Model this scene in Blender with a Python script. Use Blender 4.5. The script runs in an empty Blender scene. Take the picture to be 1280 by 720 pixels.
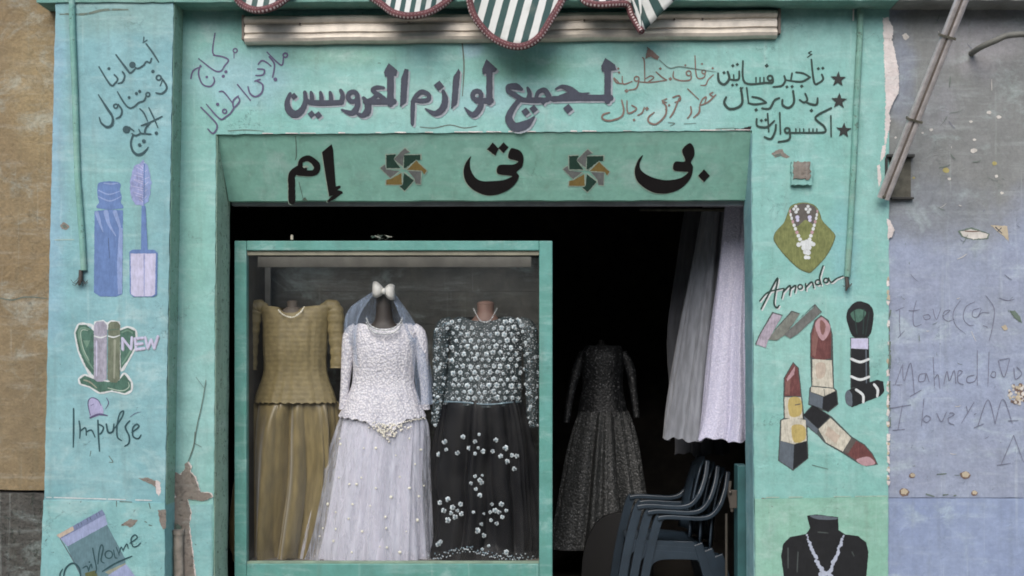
import bpy, bmesh, math, random
from mathutils import Vector, Matrix
from mathutils.geometry import tessellate_polygon
R = math.radians
random.seed(11)
sc = bpy.context.scene
col = sc.collection

# ---------------------------------------------------------------- camera, sky, sun, exposure
PPM, CAMD, EYE, VPX, VPY = 235.0, 6.0, 1.55, 700.0, 450.0      # photo pixels per metre on the shop wall, distance, eye height, principal point
cam_d = bpy.data.cameras.new('camera')
cam = bpy.data.objects.new('camera', cam_d); col.objects.link(cam)
cam.location = (0, -CAMD, EYE); cam.rotation_euler = (R(90), 0, 0)
cam_d.sensor_width = 36.0; cam_d.lens = 36.0 * CAMD * PPM / 1280.0
cam_d.shift_x = (640 - VPX) / 1280.0; cam_d.shift_y = (VPY - 360) / 1280.0
cam_d.clip_end = 500
sc.camera = cam
SUN_EL, SUN_AZ = 42, -12          # sun azimuth measured from the street side (-Y) towards the left (-X)
world = bpy.data.worlds.new('World'); sc.world = world; world.use_nodes = True
wn = world.node_tree
sky = wn.nodes.new('ShaderNodeTexSky'); sky.sky_type = 'NISHITA'; sky.sun_disc = False
sky.sun_elevation = R(SUN_EL); sky.sun_rotation = R(180 + 12); sky.air_density = 1.0; sky.dust_density = 2.5
wn.links.new(sky.outputs[0], wn.nodes['Background'].inputs[0]); wn.nodes['Background'].inputs[1].default_value = 0.12
sun_d = bpy.data.lights.new('sun', 'SUN'); sun_d.energy = 1.5; sun_d.angle = R(45); sun_d.color = (1.0, 0.97, 0.93)
sun = bpy.data.objects.new('sun', sun_d); col.objects.link(sun)
sv = Vector((-math.sin(R(12)) * math.cos(R(SUN_EL)), -math.cos(R(12)) * math.cos(R(SUN_EL)), math.sin(R(SUN_EL))))
sun.location = sv * 20; sun.rotation_euler = sv.to_track_quat('Z', 'Y').to_euler()
sc.cycles.filter_width = 1.8; sc.cycles.max_bounces = 6; sc.cycles.diffuse_bounces = 3; sc.cycles.glossy_bounces = 2; sc.cycles.transparent_max_bounces = 12
sc.view_settings.view_transform = 'Standard'; sc.view_settings.look = 'None'
sc.view_settings.exposure = 0.84; sc.view_settings.gamma = 1.0

# ---------------------------------------------------------------- helpers
def W(px, py, Y=0.0):
    s = (CAMD + Y) / CAMD / PPM
    return Vector(((px - VPX) * s, Y, EYE + (VPY - py) * s))
def lin(c):
    return tuple(((v / 255) / 12.92 if v / 255 <= 0.04045 else ((v / 255 + 0.055) / 1.055) ** 2.4) for v in c) + (1.0,)
class MB:
    def __init__(s): s.v = []; s.f = []; s.m = []; s.uv = {}; s.smooth = []
    def add(s, vs, fs, mi=0, uvs=None, smooth=False):
        b = len(s.v); s.v += [tuple(v) for v in vs]
        for k, f in enumerate(fs):
            if uvs: s.uv[len(s.f)] = [uvs[i] for i in f]
            s.f.append([b + i for i in f]); s.m.append(mi); s.smooth.append(smooth)
    def box(s, x0, x1, y0, y1, z0, z1, mi=0):
        s.add([(x0,y0,z0),(x1,y0,z0),(x1,y1,z0),(x0,y1,z0),(x0,y0,z1),(x1,y0,z1),(x1,y1,z1),(x0,y1,z1)],
              [(0,3,2,1),(4,5,6,7),(0,1,5,4),(1,2,6,5),(2,3,7,6),(3,0,4,7)], mi)
    def quadprism(s, pts, y0, y1, mi=0):         # closed outline in x,z extruded in y
        n = len(pts); vs = [(p[0], y0, p[1]) for p in pts] + [(p[0], y1, p[1]) for p in pts]
        tri = tessellate_polygon([[Vector((p[0], p[1], 0)) for p in pts]])
        fs = [tuple(t) for t in tri] + [tuple(n + i for i in reversed(t)) for t in tri]
        fs += [(i, n + i, n + (i + 1) % n, (i + 1) % n) for i in range(n)]
        s.add(vs, fs, mi)
    def tube(s, pts, r, seg=10, mi=0, flat=1.0, uvscale=1.0):
        pts = [Vector(p) for p in pts]; rs = r if isinstance(r, (list, tuple)) else [r] * len(pts)
        vs, fs, uvs = [], [], []; L = 0
        up0 = None
        for i, p in enumerate(pts):
            t = (pts[min(i + 1, len(pts) - 1)] - pts[max(i - 1, 0)]).normalized()
            if up0 is None: up0 = t.orthogonal().normalized() if abs(t.y) > .9 else Vector((0, -1, 0))
            a = (up0 - t * up0.dot(t)).normalized(); b = t.cross(a); up0 = a
            if i: L += (p - pts[i - 1]).length
            for k in range(seg):
                th = 2 * math.pi * k / seg
                vs.append(p + a * math.cos(th) * rs[i] * flat + b * math.sin(th) * rs[i]); uvs.append((L * uvscale, k / seg))
        for i in range(len(pts) - 1):
            for k in range(seg):
                k2 = (k + 1) % seg
                fs.append((i * seg + k, i * seg + k2, (i + 1) * seg + k2, (i + 1) * seg + k))
        s.add(vs, fs, mi, uvs, True)
        n = (len(pts) - 1) * seg
        s.add([vs[k] for k in range(seg)], [tuple(reversed(range(seg)))], mi)
        s.add([vs[n + k] for k in range(seg)], [tuple(range(seg))], mi)
    def ribbon(s, pts, w, t, side=(0, 1, 0), mi=0):  # flat bar swept along a path, w along side, t thick
        pts = [Vector(p) for p in pts]; sd = Vector(side).normalized()
        vs, fs = [], []
        for i, p in enumerate(pts):
            tg = (pts[min(i + 1, len(pts) - 1)] - pts[max(i - 1, 0)]).normalized(); nn = tg.cross(sd).normalized()
            ww = w[i] if isinstance(w, (list, tuple)) else w
            vs += [p + sd * ww / 2 + nn * t / 2, p - sd * ww / 2 + nn * t / 2, p - sd * ww / 2 - nn * t / 2, p + sd * ww / 2 - nn * t / 2]
        for i in range(len(pts) - 1):
            for k in range(4):
                k2 = (k + 1) % 4; fs.append((i*4+k, i*4+k2, i*4+4+k2, i*4+4+k))
        e = (len(pts) - 1) * 4
        fs += [(3,2,1,0), (e,e+1,e+2,e+3)]
        s.add(vs, fs, mi)
    def ball(s, c, r, mi=0, seg=8, sx=1, sy=1, sz=1):
        vs, fs = [], []; rings = max(3, seg // 2)
        for i in range(rings + 1):
            a = math.pi * i / rings
            for k in range(seg):
                b = 2 * math.pi * k / seg
                vs.append((c[0] + r*sx*math.sin(a)*math.cos(b), c[1] + r*sy*math.sin(a)*math.sin(b), c[2] + r*sz*math.cos(a)))
        for i in range(rings):
            for k in range(seg):
                fs.append((i*seg+k, (i+1)*seg+k, (i+1)*seg+(k+1)%seg, i*seg+(k+1)%seg))
        s.add(vs, fs, mi, None, True)
    def build(s, name, mats, parent=None, bevel=0, solid=0):
        me = bpy.data.meshes.new(name); me.from_pydata(s.v, [], s.f)
        mats = mats if isinstance(mats, (list, tuple)) else [mats]
        for m in mats: me.materials.append(m)
        me.polygons.foreach_set('material_index', s.m); me.polygons.foreach_set('use_smooth', s.smooth)
        if s.uv:
            uvl = me.uv_layers.new(name='UVMap')
            for pi, us in s.uv.items():
                for li, u in zip(me.polygons[pi].loop_indices, us): uvl.data[li].uv = u
        bm = bmesh.new(); bm.from_mesh(me)
        if not s.uv: bmesh.ops.remove_doubles(bm, verts=bm.verts, dist=1e-6)
        if getattr(s, 'norm', True): bmesh.ops.recalc_face_normals(bm, faces=bm.faces)
        bm.to_mesh(me); bm.free(); me.update()
        o = bpy.data.objects.new(name, me); col.objects.link(o)
        if parent: o.parent = parent; o.matrix_parent_inverse = Matrix.Translation(parent.location).inverted() if parent.type == 'EMPTY' else Matrix()
        if bevel:
            b = o.modifiers.new('bevel', 'BEVEL'); b.width = bevel; b.segments = 2; b.limit_method = 'ANGLE'; b.angle_limit = R(40)
        if solid:
            d = o.modifiers.new('solid', 'SOLIDIFY'); d.thickness = solid; d.offset = 0
        return o
def tag(o, label, cat, group=None, kind=None):
    if label: o['label'] = label
    if cat: o['category'] = cat
    if group: o['group'] = group
    if kind: o['kind'] = kind
    return o
def thing(name, loc, label, cat, group=None):
    o = bpy.data.objects.new(name, None); col.objects.link(o); o.location = loc; o.empty_display_size = .1
    return tag(o, label, cat, group)
def cat_rom(pts, n=6, closed=False):
    k = len(pts[0]); P = [tuple(p) for p in pts]; out = []; N = len(P)
    if N < 3 and not closed:
        return [tuple(P[0][j] + (P[1][j] - P[0][j]) * i / n for j in range(k)) for i in range(n + 1)] if N == 2 else P
    for i in range(N if closed else N - 1):
        g = (lambda q: P[q % N]) if closed else (lambda q: P[min(max(q, 0), N - 1)])
        a, b, c, d = g(i - 1), g(i), g(i + 1), g(i + 2)
        for s_ in range(n):
            t = s_ / n
            out.append(tuple(.5 * (2*b[j] + (c[j]-a[j])*t + (2*a[j]-5*b[j]+4*c[j]-d[j])*t*t + (3*b[j]-a[j]-3*c[j]+d[j])*t**3) for j in range(k)))
    if not closed: out.append(P[-1])
    return out
def rough_outline(pts, step=.04, amp=.002, seed=1, closed=True):
    rnd = random.Random(seed); out = []
    for i in range(len(pts)):
        a, b = Vector(pts[i]), Vector(pts[(i + 1) % len(pts)]); n = max(1, int((b - a).length / step))
        for k in range(n):
            p = a.lerp(b, k / n); j = amp if k else amp * .5
            out.append((p.x + rnd.uniform(-j, j), p.y + rnd.uniform(-j, j)))
    return out

# ---------------------------------------------------------------- materials
class NT:
    def __init__(s, name):
        s.mat = bpy.data.materials.new(name); s.mat.use_nodes = True; s.t = s.mat.node_tree
        s.b = s.t.nodes['Principled BSDF']; s.out = s.t.nodes['Material Output']
    def n(s, ty, **kw):
        nd = s.t.nodes.new(ty)
        for k, v in kw.items(): setattr(nd, k, v)
        return nd
    def l(s, a, b): s.t.links.new(a, b)
    def setin(s, sock, v):
        if hasattr(v, 'is_linked') or isinstance(v, bpy.types.NodeSocket): s.l(v, sock)
        else: sock.default_value = v
    def math(s, op, a, b=0.0, c=None):
        m = s.n('ShaderNodeMath', operation=op); s.setin(m.inputs[0], a); s.setin(m.inputs[1], b)
        if c is not None: s.setin(m.inputs[2], c)
        return m.outputs[0]
    def pos(s, scale=(1, 1, 1), obj=False):
        g = s.n('ShaderNodeTexCoord').outputs['Object'] if obj else s.n('ShaderNodeNewGeometry').outputs['Position']
        m = s.n('ShaderNodeMapping'); m.inputs['Scale'].default_value = scale; s.l(g, m.inputs[0]); return m.outputs[0]
    def noise(s, scale, vec=None, detail=4, rough=.55, dist=0.0):
        n = s.n('ShaderNodeTexNoise'); n.inputs['Scale'].default_value = scale; n.inputs['Detail'].default_value = detail
        n.inputs['Roughness'].default_value = rough; n.inputs['Distortion'].default_value = dist
        if vec is not None: s.l(vec, n.inputs['Vector'])
        return n.outputs['Fac']
    def ramp(s, fac, a, b):              # smooth 0..1 between a and b
        m = s.n('ShaderNodeMapRange'); m.interpolation_type = 'SMOOTHSTEP'
        s.l(fac, m.inputs['Value']); m.inputs['From Min'].default_value = a; m.inputs['From Max'].default_value = b
        return m.outputs[0]
    def mix(s, fac, a, b, mode='MIX'):
        m = s.n('ShaderNodeMix', data_type='RGBA', blend_type=mode)
        s.setin(m.inputs[0], fac); s.setin(m.inputs[6], a); s.setin(m.inputs[7], b); return m.outputs[2]
    def bump(s, h, strength=.3, dist=.01):
        b = s.n('ShaderNodeBump'); b.inputs['Strength'].default_value = strength; b.inputs['Distance'].default_value = dist
        s.l(h, b.inputs['Height']); s.l(b.outputs[0], s.b.inputs['Normal'])
    def rough(s, v): s.setin(s.b.inputs['Roughness'], v)
    def color(s, v): s.setin(s.b.inputs['Base Color'], v)
    def alpha(s, v): s.setin(s.b.inputs['Alpha'], v)

def plain(name, rgb, rough=.6, metal=0.0, var=.18, nscale=9, bump=.15, spec=.5):
    t = NT(name); p = t.pos(); c = lin(rgb)
    f = t.ramp(t.noise(nscale, p, 5), .3, .7)
    a = tuple(v * (1 - var) for v in c[:3]) + (1,); b = tuple(min(1, v * (1 + var)) for v in c[:3]) + (1,)
    t.color(t.mix(f, a, b)); t.rough(rough); t.b.inputs['Metallic'].default_value = metal
    t.b.inputs['Specular IOR Level'].default_value = spec
    if bump: t.bump(t.noise(nscale * 8, p, 4), bump, .004)
    return t.mat
def blob(t, colr, cx, cz, rx, rz, target, strength=1.0, ns=5.0, edge=.5, amt=.6):
    g = t.n('ShaderNodeNewGeometry').outputs['Position']
    m = t.n('ShaderNodeVectorMath', operation='SUBTRACT'); t.l(g, m.inputs[0]); m.inputs[1].default_value = (cx, 0, cz)
    k = t.n('ShaderNodeVectorMath', operation='MULTIPLY'); t.l(m.outputs[0], k.inputs[0]); k.inputs[1].default_value = (1 / rx, 0, 1 / rz)
    ln = t.n('ShaderNodeVectorMath', operation='LENGTH'); t.l(k.outputs[0], ln.inputs[0])
    d = t.math('ADD', ln.outputs['Value'], t.math('MULTIPLY', t.math('SUBTRACT', t.noise(ns, g, 5, .6), .5), amt * 2))
    f = t.math('MULTIPLY', t.math('SUBTRACT', 1.0, t.ramp(d, 1 - edge, 1 + edge * .4)), strength)
    return t.mix(f, colr, target)
def wall_mat(name, ca, cb, cc, blobs=(), bumpk=.35, fine=.5, speck=.7, rough=.75, bdist=.006, chipcol=None, grad=None):
    t = NT(name); p = t.pos()
    c = t.mix(t.ramp(t.noise(1.6, p, 5, .6, .4), .36, .64), lin(ca), lin(cb))
    c = t.mix(t.math('MULTIPLY', t.ramp(t.noise(4.5, t.pos((1, 1, .55)), 6, .65, .6), .45, .75), .75), c, lin(cc))
    for b in blobs: c = blob(t, c, *b)
    mv = t.ramp(t.noise(11, p, 6, .7, .3), .3, .7); c = t.mix(.85, c, t.mix(mv, (.80, .80, .80, 1), (1.0, 1.0, 1.0, 1)), 'MULTIPLY')
    c = t.mix(t.math('MULTIPLY', t.ramp(t.noise(3.1, t.pos((1, 1, 1.6)), 7, .7, .5), .52, .7), .3), c, (.50, .62, .60, 1))
    st = t.ramp(t.noise(7, t.pos((2.6, 2.6, .22)), 5, .6), .48, .78)          # streaks of dirt washed down
    c = t.mix(t.math('MULTIPLY', st, .22), c, lin((92, 98, 84)))
    hor = t.ramp(t.noise(10, t.pos((.3, .3, 2.2)), 5, .65), .5, .75)         # brush marks
    c = t.mix(t.math('MULTIPLY', hor, .12), c, (.72, .82, .8, 1))
    f3 = t.noise(60, p, 6, .7)
    c = t.mix(t.math('MULTIPLY', t.ramp(f3, .3, .7), fine * .22), c, (.02, .03, .03, 1))
    vo = t.n('ShaderNodeTexVoronoi', feature='DISTANCE_TO_EDGE'); vo.inputs['Scale'].default_value = 2.3
    dv = t.n('ShaderNodeVectorMath', operation='ADD'); nz = t.n('ShaderNodeTexNoise'); nz.inputs['Scale'].default_value = 5; nz.inputs['Detail'].default_value = 6; nz.inputs['Roughness'].default_value = .7
    sc_ = t.n('ShaderNodeVectorMath', operation='SCALE'); sc_.inputs['Scale'].default_value = .35; t.l(p, nz.inputs['Vector']); t.l(nz.outputs['Color'], sc_.inputs[0]); t.l(p, dv.inputs[0]); t.l(sc_.outputs[0], dv.inputs[1]); t.l(dv.outputs[0], vo.inputs['Vector'])
    hair = t.math('MULTIPLY', t.math('SUBTRACT', 1.0, t.ramp(vo.outputs['Distance'], .0, .007)), t.ramp(t.noise(2.2, t.pos((1, 1, 1)), 4), .52, .62))
    c = t.mix(t.math('MULTIPLY', hair, .5), c, lin((70, 84, 80)))
    run = t.ramp(t.noise(16, t.pos((2.2, 2.2, .09)), 4, .6), .6, .74); c = t.mix(t.math('MULTIPLY', run, .12), c, (.62, .70, .68, 1))
    pat = t.ramp(t.noise(6.5, t.pos((1, 1, .8)), 7, .75, .8), .60, .63); c = t.mix(t.math('MULTIPLY', pat, .5), c, t.mix(1.0, c, (1.16, 1.17, 1.18, 1), 'MULTIPLY'))    # thin repainted patches
    sp = t.ramp(t.noise(34, p, 3, .7, .5), speck, speck + .05)               # small dark nicks
    c = t.mix(t.math('MULTIPLY', sp, .6), c, lin((70, 78, 70)))
    if chipcol:
        ch = t.ramp(t.noise(17, t.pos((1.3, 1, 1)), 5, .7), .71, .73)
        c = t.mix(ch, c, lin(chipcol))
    t.color(c); t.rough(rough); t.b.inputs['Specular IOR Level'].default_value = .3
    h = t.math('ADD', t.math('MULTIPLY', t.noise(9, p, 5), 1.2), t.math('ADD', t.math('MULTIPLY', t.noise(75, p, 5, .7), .35), t.math('ADD', t.math('MULTIPLY', sp, -.5), t.math('ADD', t.math('MULTIPLY', hair, -.8), t.math('MULTIPLY', pat, .25)))))
    t.bump(h, bumpk, bdist * 3)
    return t.mat
def paint_mat(name, rgb, wear=.35, var=.36, ws=38, rough=.55):
    t = NT(name); p = t.pos(); g_ = sum(rgb) / 3; c = tuple(v * .74 for v in lin([v_ + (g_ - v_) * .22 for v_ in rgb])[:3]) + (1,)
    f = t.math('MULTIPLY_ADD', t.ramp(t.noise(26, p, 5, .6), .3, .7), .5, t.math('MULTIPLY', t.ramp(t.noise(60, t.pos((2.2, 1, .5)), 4, .6, .6), .3, .7), .5))
    t.color(t.mix(f, tuple(v * (1 - var) for v in c[:3]) + (1,), tuple(min(1, v * (1 + var) + .01 * var) for v in c[:3]) + (1,)))
    t.rough(rough); t.b.inputs['Specular IOR Level'].default_value = .3
    if wear > 0:
        th = .74 - wear * .28
        w = t.ramp(t.noise(ws, p, 6, .75, .3), th, th + .12)
        t.alpha(t.math('SUBTRACT', 1.0, t.math('MULTIPLY', w, .85)))
    return t.mat
def glass_mat():
    t = NT('window_glass')
    fr = t.n('ShaderNodeFresnel'); t.l(t.math('MULTIPLY_ADD', t.n('ShaderNodeNewGeometry').outputs['Backfacing'], 1/1.5 - 1.5, 1.5), fr.inputs[0])
    tr = t.n('ShaderNodeBsdfTransparent'); tr.inputs[0].default_value = (.97, .98, .98, 1)
    gl = t.n('ShaderNodeBsdfGlossy'); gl.inputs['Roughness'].default_value = .03
    mx = t.n('ShaderNodeMixShader'); t.l(t.math('MULTIPLY', fr.outputs[0], 1.0), mx.inputs[0]); t.l(tr.outputs[0], mx.inputs[1]); t.l(gl.outputs[0], mx.inputs[2])
    df = t.n('ShaderNodeBsdfDiffuse'); df.inputs[0].default_value = (.5, .5, .48, 1)
    m2 = t.n('ShaderNodeMixShader'); t.l(t.math('MULTIPLY', t.ramp(t.noise(5, t.pos((1, 1, .6)), 6, .65), .3, .8), .03), m2.inputs[0])   # film of dust, also painting a pale haze over the glass
    t.l(mx.outputs[0], m2.inputs[1]); t.l(df.outputs[0], m2.inputs[2]); t.l(m2.outputs[0], t.out.inputs[0])
    return t.mat
def cloth_mat(name, rgb, rough=.7, weave=140, var=.15, sheen=.3, alpha=1.0, streak=True, bump=.2):
    t = NT(name); p = t.pos(obj=False); c = lin(rgb)
    f = t.ramp(t.noise(14, t.pos((2.5, 2.5, .5)) if streak else p, 4), .3, .7)
    t.color(t.mix(f, tuple(v * (1 - var) for v in c[:3]) + (1,), tuple(min(1, v * (1 + var)) for v in c[:3]) + (1,)))
    t.rough(rough); t.b.inputs['Sheen Weight'].default_value = sheen
    if bump: t.bump(t.noise(weave, p, 3), bump, .003)
    if alpha < 1: t.alpha(t.math('MULTIPLY_ADD', t.ramp(t.noise(13, t.pos((2.6, 2.6, .35)), 5, .65, .6), .3, .72), 1.0 * alpha, .5 * alpha))
    return t.mat
def lace_mat(name, rgb, dark, scale=70, holes=.35, bump=.6, glit=0.0):
    t = NT(name); p = t.pos()
    v = t.n('ShaderNodeTexVoronoi'); v.inputs['Scale'].default_value = scale; t.l(p, v.inputs['Vector'])
    n = t.noise(scale * .8, p, 4, .7)
    d = t.math('ADD', v.outputs['Distance'], t.math('MULTIPLY', n, .3))
    f = t.ramp(d, holes, holes + .4)
    c = t.mix(f, lin(rgb), lin(dark)); 
    if glit:
        g = t.n('ShaderNodeTexVoronoi'); g.inputs['Scale'].default_value = scale * 2.4; t.l(p, g.inputs['Vector'])
        gg = t.ramp(g.outputs['Color'], .80, .84); c = t.mix(t.math('MULTIPLY', gg, glit), c, (.85, .87, .9, 1))
    t.color(c); t.rough(.55); t.bump(t.math('SUBTRACT', 1.0, d), bump, .006)
    return t.mat

def X_(px): return (px - VPX) / PPM
def Z_(py): return EYE + (VPY - py) / PPM
M = {}
M['turq'] = wall_mat('turquoise_wall_paint', (124, 176, 168), (133, 181, 175), (146, 187, 182), rough=.7, blobs=[
    (X_(300), Z_(100), .30, .18, lin((144, 183, 190)), .85, 5, .7), (X_(480), Z_(120), .55, .12, lin((146, 190, 182)), .8, 4, .6),
    (X_(420), Z_(70), .35, .07, lin((123, 163, 146)), .6, 6, .8), (X_(660), Z_(85), .25, .1, lin((119, 170, 148)), .75, 6, .7),
    (X_(600), Z_(125), .3, .1, lin((146, 187, 190)), .7, 5, .6), (X_(820), Z_(90), .35, .12, lin((152, 191, 184)), .7, 5, .7),
    (X_(840), Z_(140), .35, .1, lin((151, 192, 190)), .6, 5, .7), (X_(590), Z_(62), .07, .05, lin((139, 173, 186)), .8, 7, .6),
    (X_(1055), Z_(320), .09, .32, lin((120, 170, 175)), .7, 5, .7), (X_(1000), Z_(420), .4, .3, lin((139, 186, 176)), .5, 4, .8),
    (X_(245), Z_(520), .16, .5, lin((144, 187, 185)), .7, 4, .7), (X_(243), Z_(300), .12, .4, lin((135, 184, 174)), .6, 4, .7)])
M['turq_pil'] = wall_mat('turquoise_pilaster_paint', (119, 164, 170), (129, 172, 178), (139, 180, 185), rough=.7, blobs=[
    (X_(78), Z_(200), .09, 1.0, lin((132, 168, 186)), .8, 5, .6), (X_(160), Z_(30), .4, .12, lin((131, 164, 159)), .7, 5, .8),
    (X_(150), Z_(250), .25, .3, lin((129, 175, 172)), .7, 4, .8)])
M['turq_low'] = wall_mat('turquoise_plinth_paint', (124, 172, 174), (132, 181, 179), (141, 185, 184), rough=.7, speck=.66)
M['turq_low_right'] = wall_mat('turquoise_right_plinth_paint', (128, 174, 156), (135, 180, 162), (142, 182, 168), rough=.7, speck=.68)
M['turq_rev'] = wall_mat('turquoise_reveal_paint', (133, 171, 151), (138, 174, 157), (142, 172, 153), rough=.7, speck=.6)
M['jamb'] = wall_mat('flaking_jamb_paint', (155, 186, 165), (159, 189, 168), (163, 186, 168), rough=.7, speck=.585)
M['lintel'] = wall_mat('lintel_paint', (134, 186, 169), (135, 187, 171), (137, 187, 172), rough=.65, fine=.3, speck=.76, bumpk=.2)
M['frame'] = wall_mat('showcase_frame_paint', (87, 143, 133), (92, 148, 140), (97, 151, 146), rough=.5, fine=.3, speck=.7, bumpk=.2)
M['cornice'] = wall_mat('cornice_paint', (102, 148, 138), (109, 154, 144), (120, 150, 140), speck=.66)
M['cornice_grey'] = wall_mat('grey_cornice_plaster', (120, 122, 120), (135, 136, 132), (104, 104, 100), speck=.66)
M['tan'] = wall_mat('tan_plaster', (139, 121, 92), (150, 132, 101), (130, 115, 90), bumpk=.55, fine=1.2, speck=.7, rough=.95, bdist=.012, blobs=[
    (X_(20), Z_(500), .3, .5, lin((132, 118, 94)), .6, 4, .8), (X_(45), Z_(120), .15, .5, lin((157, 141, 106)), .5, 6, .8)])
M['tan_low'] = wall_mat('dark_rendered_plinth', (84, 82, 78), (96, 92, 86), (74, 72, 70), bumpk=1.0, fine=1.2, speck=.6, rough=.95, bdist=.012)
M['grey'] = wall_mat('grey_blue_wall_paint', (142, 150, 171), (146, 155, 175), (144, 155, 177), rough=.75, speck=.7, fine=.8, chipcol=None, blobs=[
    (X_(1200), Z_(130), .7, .75, lin((128, 130, 129)), 1.0, 3, .35, .3),
    (X_(1160), Z_(260), .35, .2, lin((124, 129, 136)), .8, 5, .7),
    (X_(1225), Z_(55), .24, .2, lin((147, 146, 149)), .85, 5, .5), (X_(1178), Z_(130), .14, .15, lin((142, 143, 146)), .75, 6, .6),
    (X_(1125), Z_(90), .1, .25, lin((130, 137, 151)), .8, 5, .6),
    (X_(1200), Z_(480), .4, .3, lin((146, 157, 181)), .7, 4, .8), (X_(1255), Z_(400), .12, .2, lin((144, 152, 168)), .7, 6, .6)])
M['grey_low'] = wall_mat('blue_plinth_paint', (132, 146, 176), (140, 154, 182), (128, 142, 172), rough=.75, speck=.72)
M['plaster'] = wall_mat('bare_plaster', (128, 120, 112), (140, 130, 120), (118, 112, 106), bumpk=.8, fine=.9, speck=.62)
M['pale_plaster'] = wall_mat('pale_plaster', (206, 196, 194), (216, 208, 204), (196, 188, 182), bumpk=.7, fine=.4, speck=.72)
M['inside'] = plain('darkened_interior_plaster', (52, 48, 44), .9, var=.3)  # wall colour darkened to keep the room behind dim
M['floor'] = plain('worn_floor_tile', (70, 66, 62), .7)
M['dust'] = wall_mat('street_dust', (172, 166, 154), (184, 178, 164), (160, 154, 142), bumpk=.8)
M['alu'] = plain('weathered_metal_rail', (196, 188, 176), .45, .35, .15, 14, .15)
M['alu_dark'] = plain('grimy_rail_groove', (104, 96, 88), .6, .3, .2, 14, .2)
M['pole'] = plain('galvanised_metal', (186, 180, 178), .4, .5, .15, 30, .2)
M['iron'] = plain('rusted_iron', (84, 82, 72), .8, .2, .3, 20, .4)
M['conduit'] = wall_mat('painted_conduit', (112, 160, 152), (122, 168, 156), (134, 164, 150), speck=.64)
M['conduit_grey'] = wall_mat('painted_conduit_right', (104, 156, 146), (118, 162, 148), (126, 150, 134), speck=.6)
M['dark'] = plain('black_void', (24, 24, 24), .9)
M['maroon'] = None

# ---------------------------------------------------------------- the setting
def plane_obj(name, x0, x1, y0, y1, z, m):
    b = MB(); b.add([(x0,y0,z),(x1,y0,z),(x1,y1,z),(x0,y1,z)], [(0,1,2,3)]); o = b.build(name, m); o['kind'] = 'structure'; return o
plane_obj('street', -120, 120, -120, 120, 0.0, plain('dark_asphalt', (62, 60, 58), .9, var=.25))
plane_obj('pavement', -30, 30, -2.6, 0.3, 0.004, M['dust'])
GND = 814.25
def poly_px(pts, Y=0.0): return [(lambda w: (w.x, w.z))(W(x, y, Y)) for x, y in pts]

facade = thing('shop_facade', (0, 0, 0), 'turquoise painted bridal shop front with Arabic lettering around its doorway', 'shopfront')
b = MB()
out = poly_px([(205,-60),(1112,-60),(1110,GND),(944,GND),(940,163),(270,168),(266,GND),(205,GND)])
b.quadprism(rough_outline(out, .035, .0022, 3), 0.0, 0.24)
wall = b.build('wall', M['turq'], facade, bevel=.006)
# flaking door jambs: the reveal faces get their own skin
for nm, xs, sgn in (('door_jamb', (270, 266), 1), ('door_jamb', (940, 944), -1)):
    b = MB(); a0, a1 = W(xs[0], 166), W(xs[1], GND); e = .003 * sgn
    n = 26; vs = []
    rnd = random.Random(7 + sgn)
    for i in range(n + 1):
        p = a0.lerp(a1, i / n); j = rnd.uniform(-.002, .002)
        vs += [(p.x + e + j * .3, .006, p.z), (p.x + e + j, .246, p.z)]
    b.add(vs, [(2*i, 2*i+1, 2*i+3, 2*i+2) for i in range(n)]); b.norm = False
    b.build('door_jamb', M['jamb'] if sgn > 0 else M['turq_pil'], facade, solid=.003)
# pilaster
PY = -0.14
b = MB(); b.quadprism(rough_outline(poly_px([(71,-60),(218,-60),(206,629),(55,626)], PY), .035, .0022, 5), PY, 0.003)
pil = b.build('pilaster', M['turq_pil'], facade, bevel=.007)
b = MB(); b.quadprism(rough_outline(poly_px([(54,625),(206,629),(206,830),(47,830)], PY - .012), .035, .002, 6), PY - .012, 0.003)
b.build('plinth', M['turq_low'], facade, bevel=.005)
b = MB(); b.quadprism(rough_outline(poly_px([(944,624),(1110,621),(1110,GND+3),(945,GND+3)], -.012), .03, .0015, 8), -.012, 0.02)
b.build('plinth', M['turq_low_right'], facade, bevel=.005)
b = MB(); b.quadprism(rough_outline(poly_px([(216,632),(265,630),(265,GND+3),(212,GND+3)], -.004), .03, .0015, 9), -.004, 0.02)
b.build('plinth', M['turq_low'], facade, bevel=.003)
# return face strip beside pilaster (greener tone)
b = MB(); s0, s1 = W(218, -60, PY), W(206, 640, PY)
b.add([(s0.x + .003, PY + .006, s0.z), (s0.x + .003, -.001, s0.z), (s1.x + .003, -.001, s1.z), (s1.x + .003, PY + .006, s1.z)], [(0,1,2,3)])
b.build('pilaster_return', M['turq_rev'], facade, solid=.002)
# slanted lintel board
LA, LB = W(600, 167, .012), W(600, 251, .20)
def lint(px, py, off=0.0):
    k = (LB.z - LA.z) / (LB.y - LA.y); q = (VPY - py) / PPM
    Y = (EYE + q - LA.z + k * LA.y) / (k - q / CAMD)
    s = (CAMD + Y) / CAMD / PPM
    v = Vector(((px - VPX) * s, Y, EYE + q * CAMD / CAMD + q * Y / CAMD))
    nrm = Vector((0, -(LA.z - LB.z), -(LB.y - LA.y))).normalized()
    return v + nrm * off
b = MB(); tl, tr, bl, br = lint(271, 169), lint(939, 164), lint(286, 251), lint(935, 250)
bk = Vector((0, .035, .0))
n = 40; vs = []
rnd = random.Random(4)
for i in range(n + 1):
    t = i / n; a = tl.lerp(tr, t); c = bl.lerp(br, t); c = c + Vector((0, 0, rnd.uniform(-.0025, .0025)))
    vs += [a, c, c + Vector((0, .05, 0)), a + Vector((0, .05, 0))]
fs = []
for i in range(n):
    for k in range(4): fs.append((4*i+k, 4*i+(k+1)%4, 4*i+4+(k+1)%4, 4*i+4+k))
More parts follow.
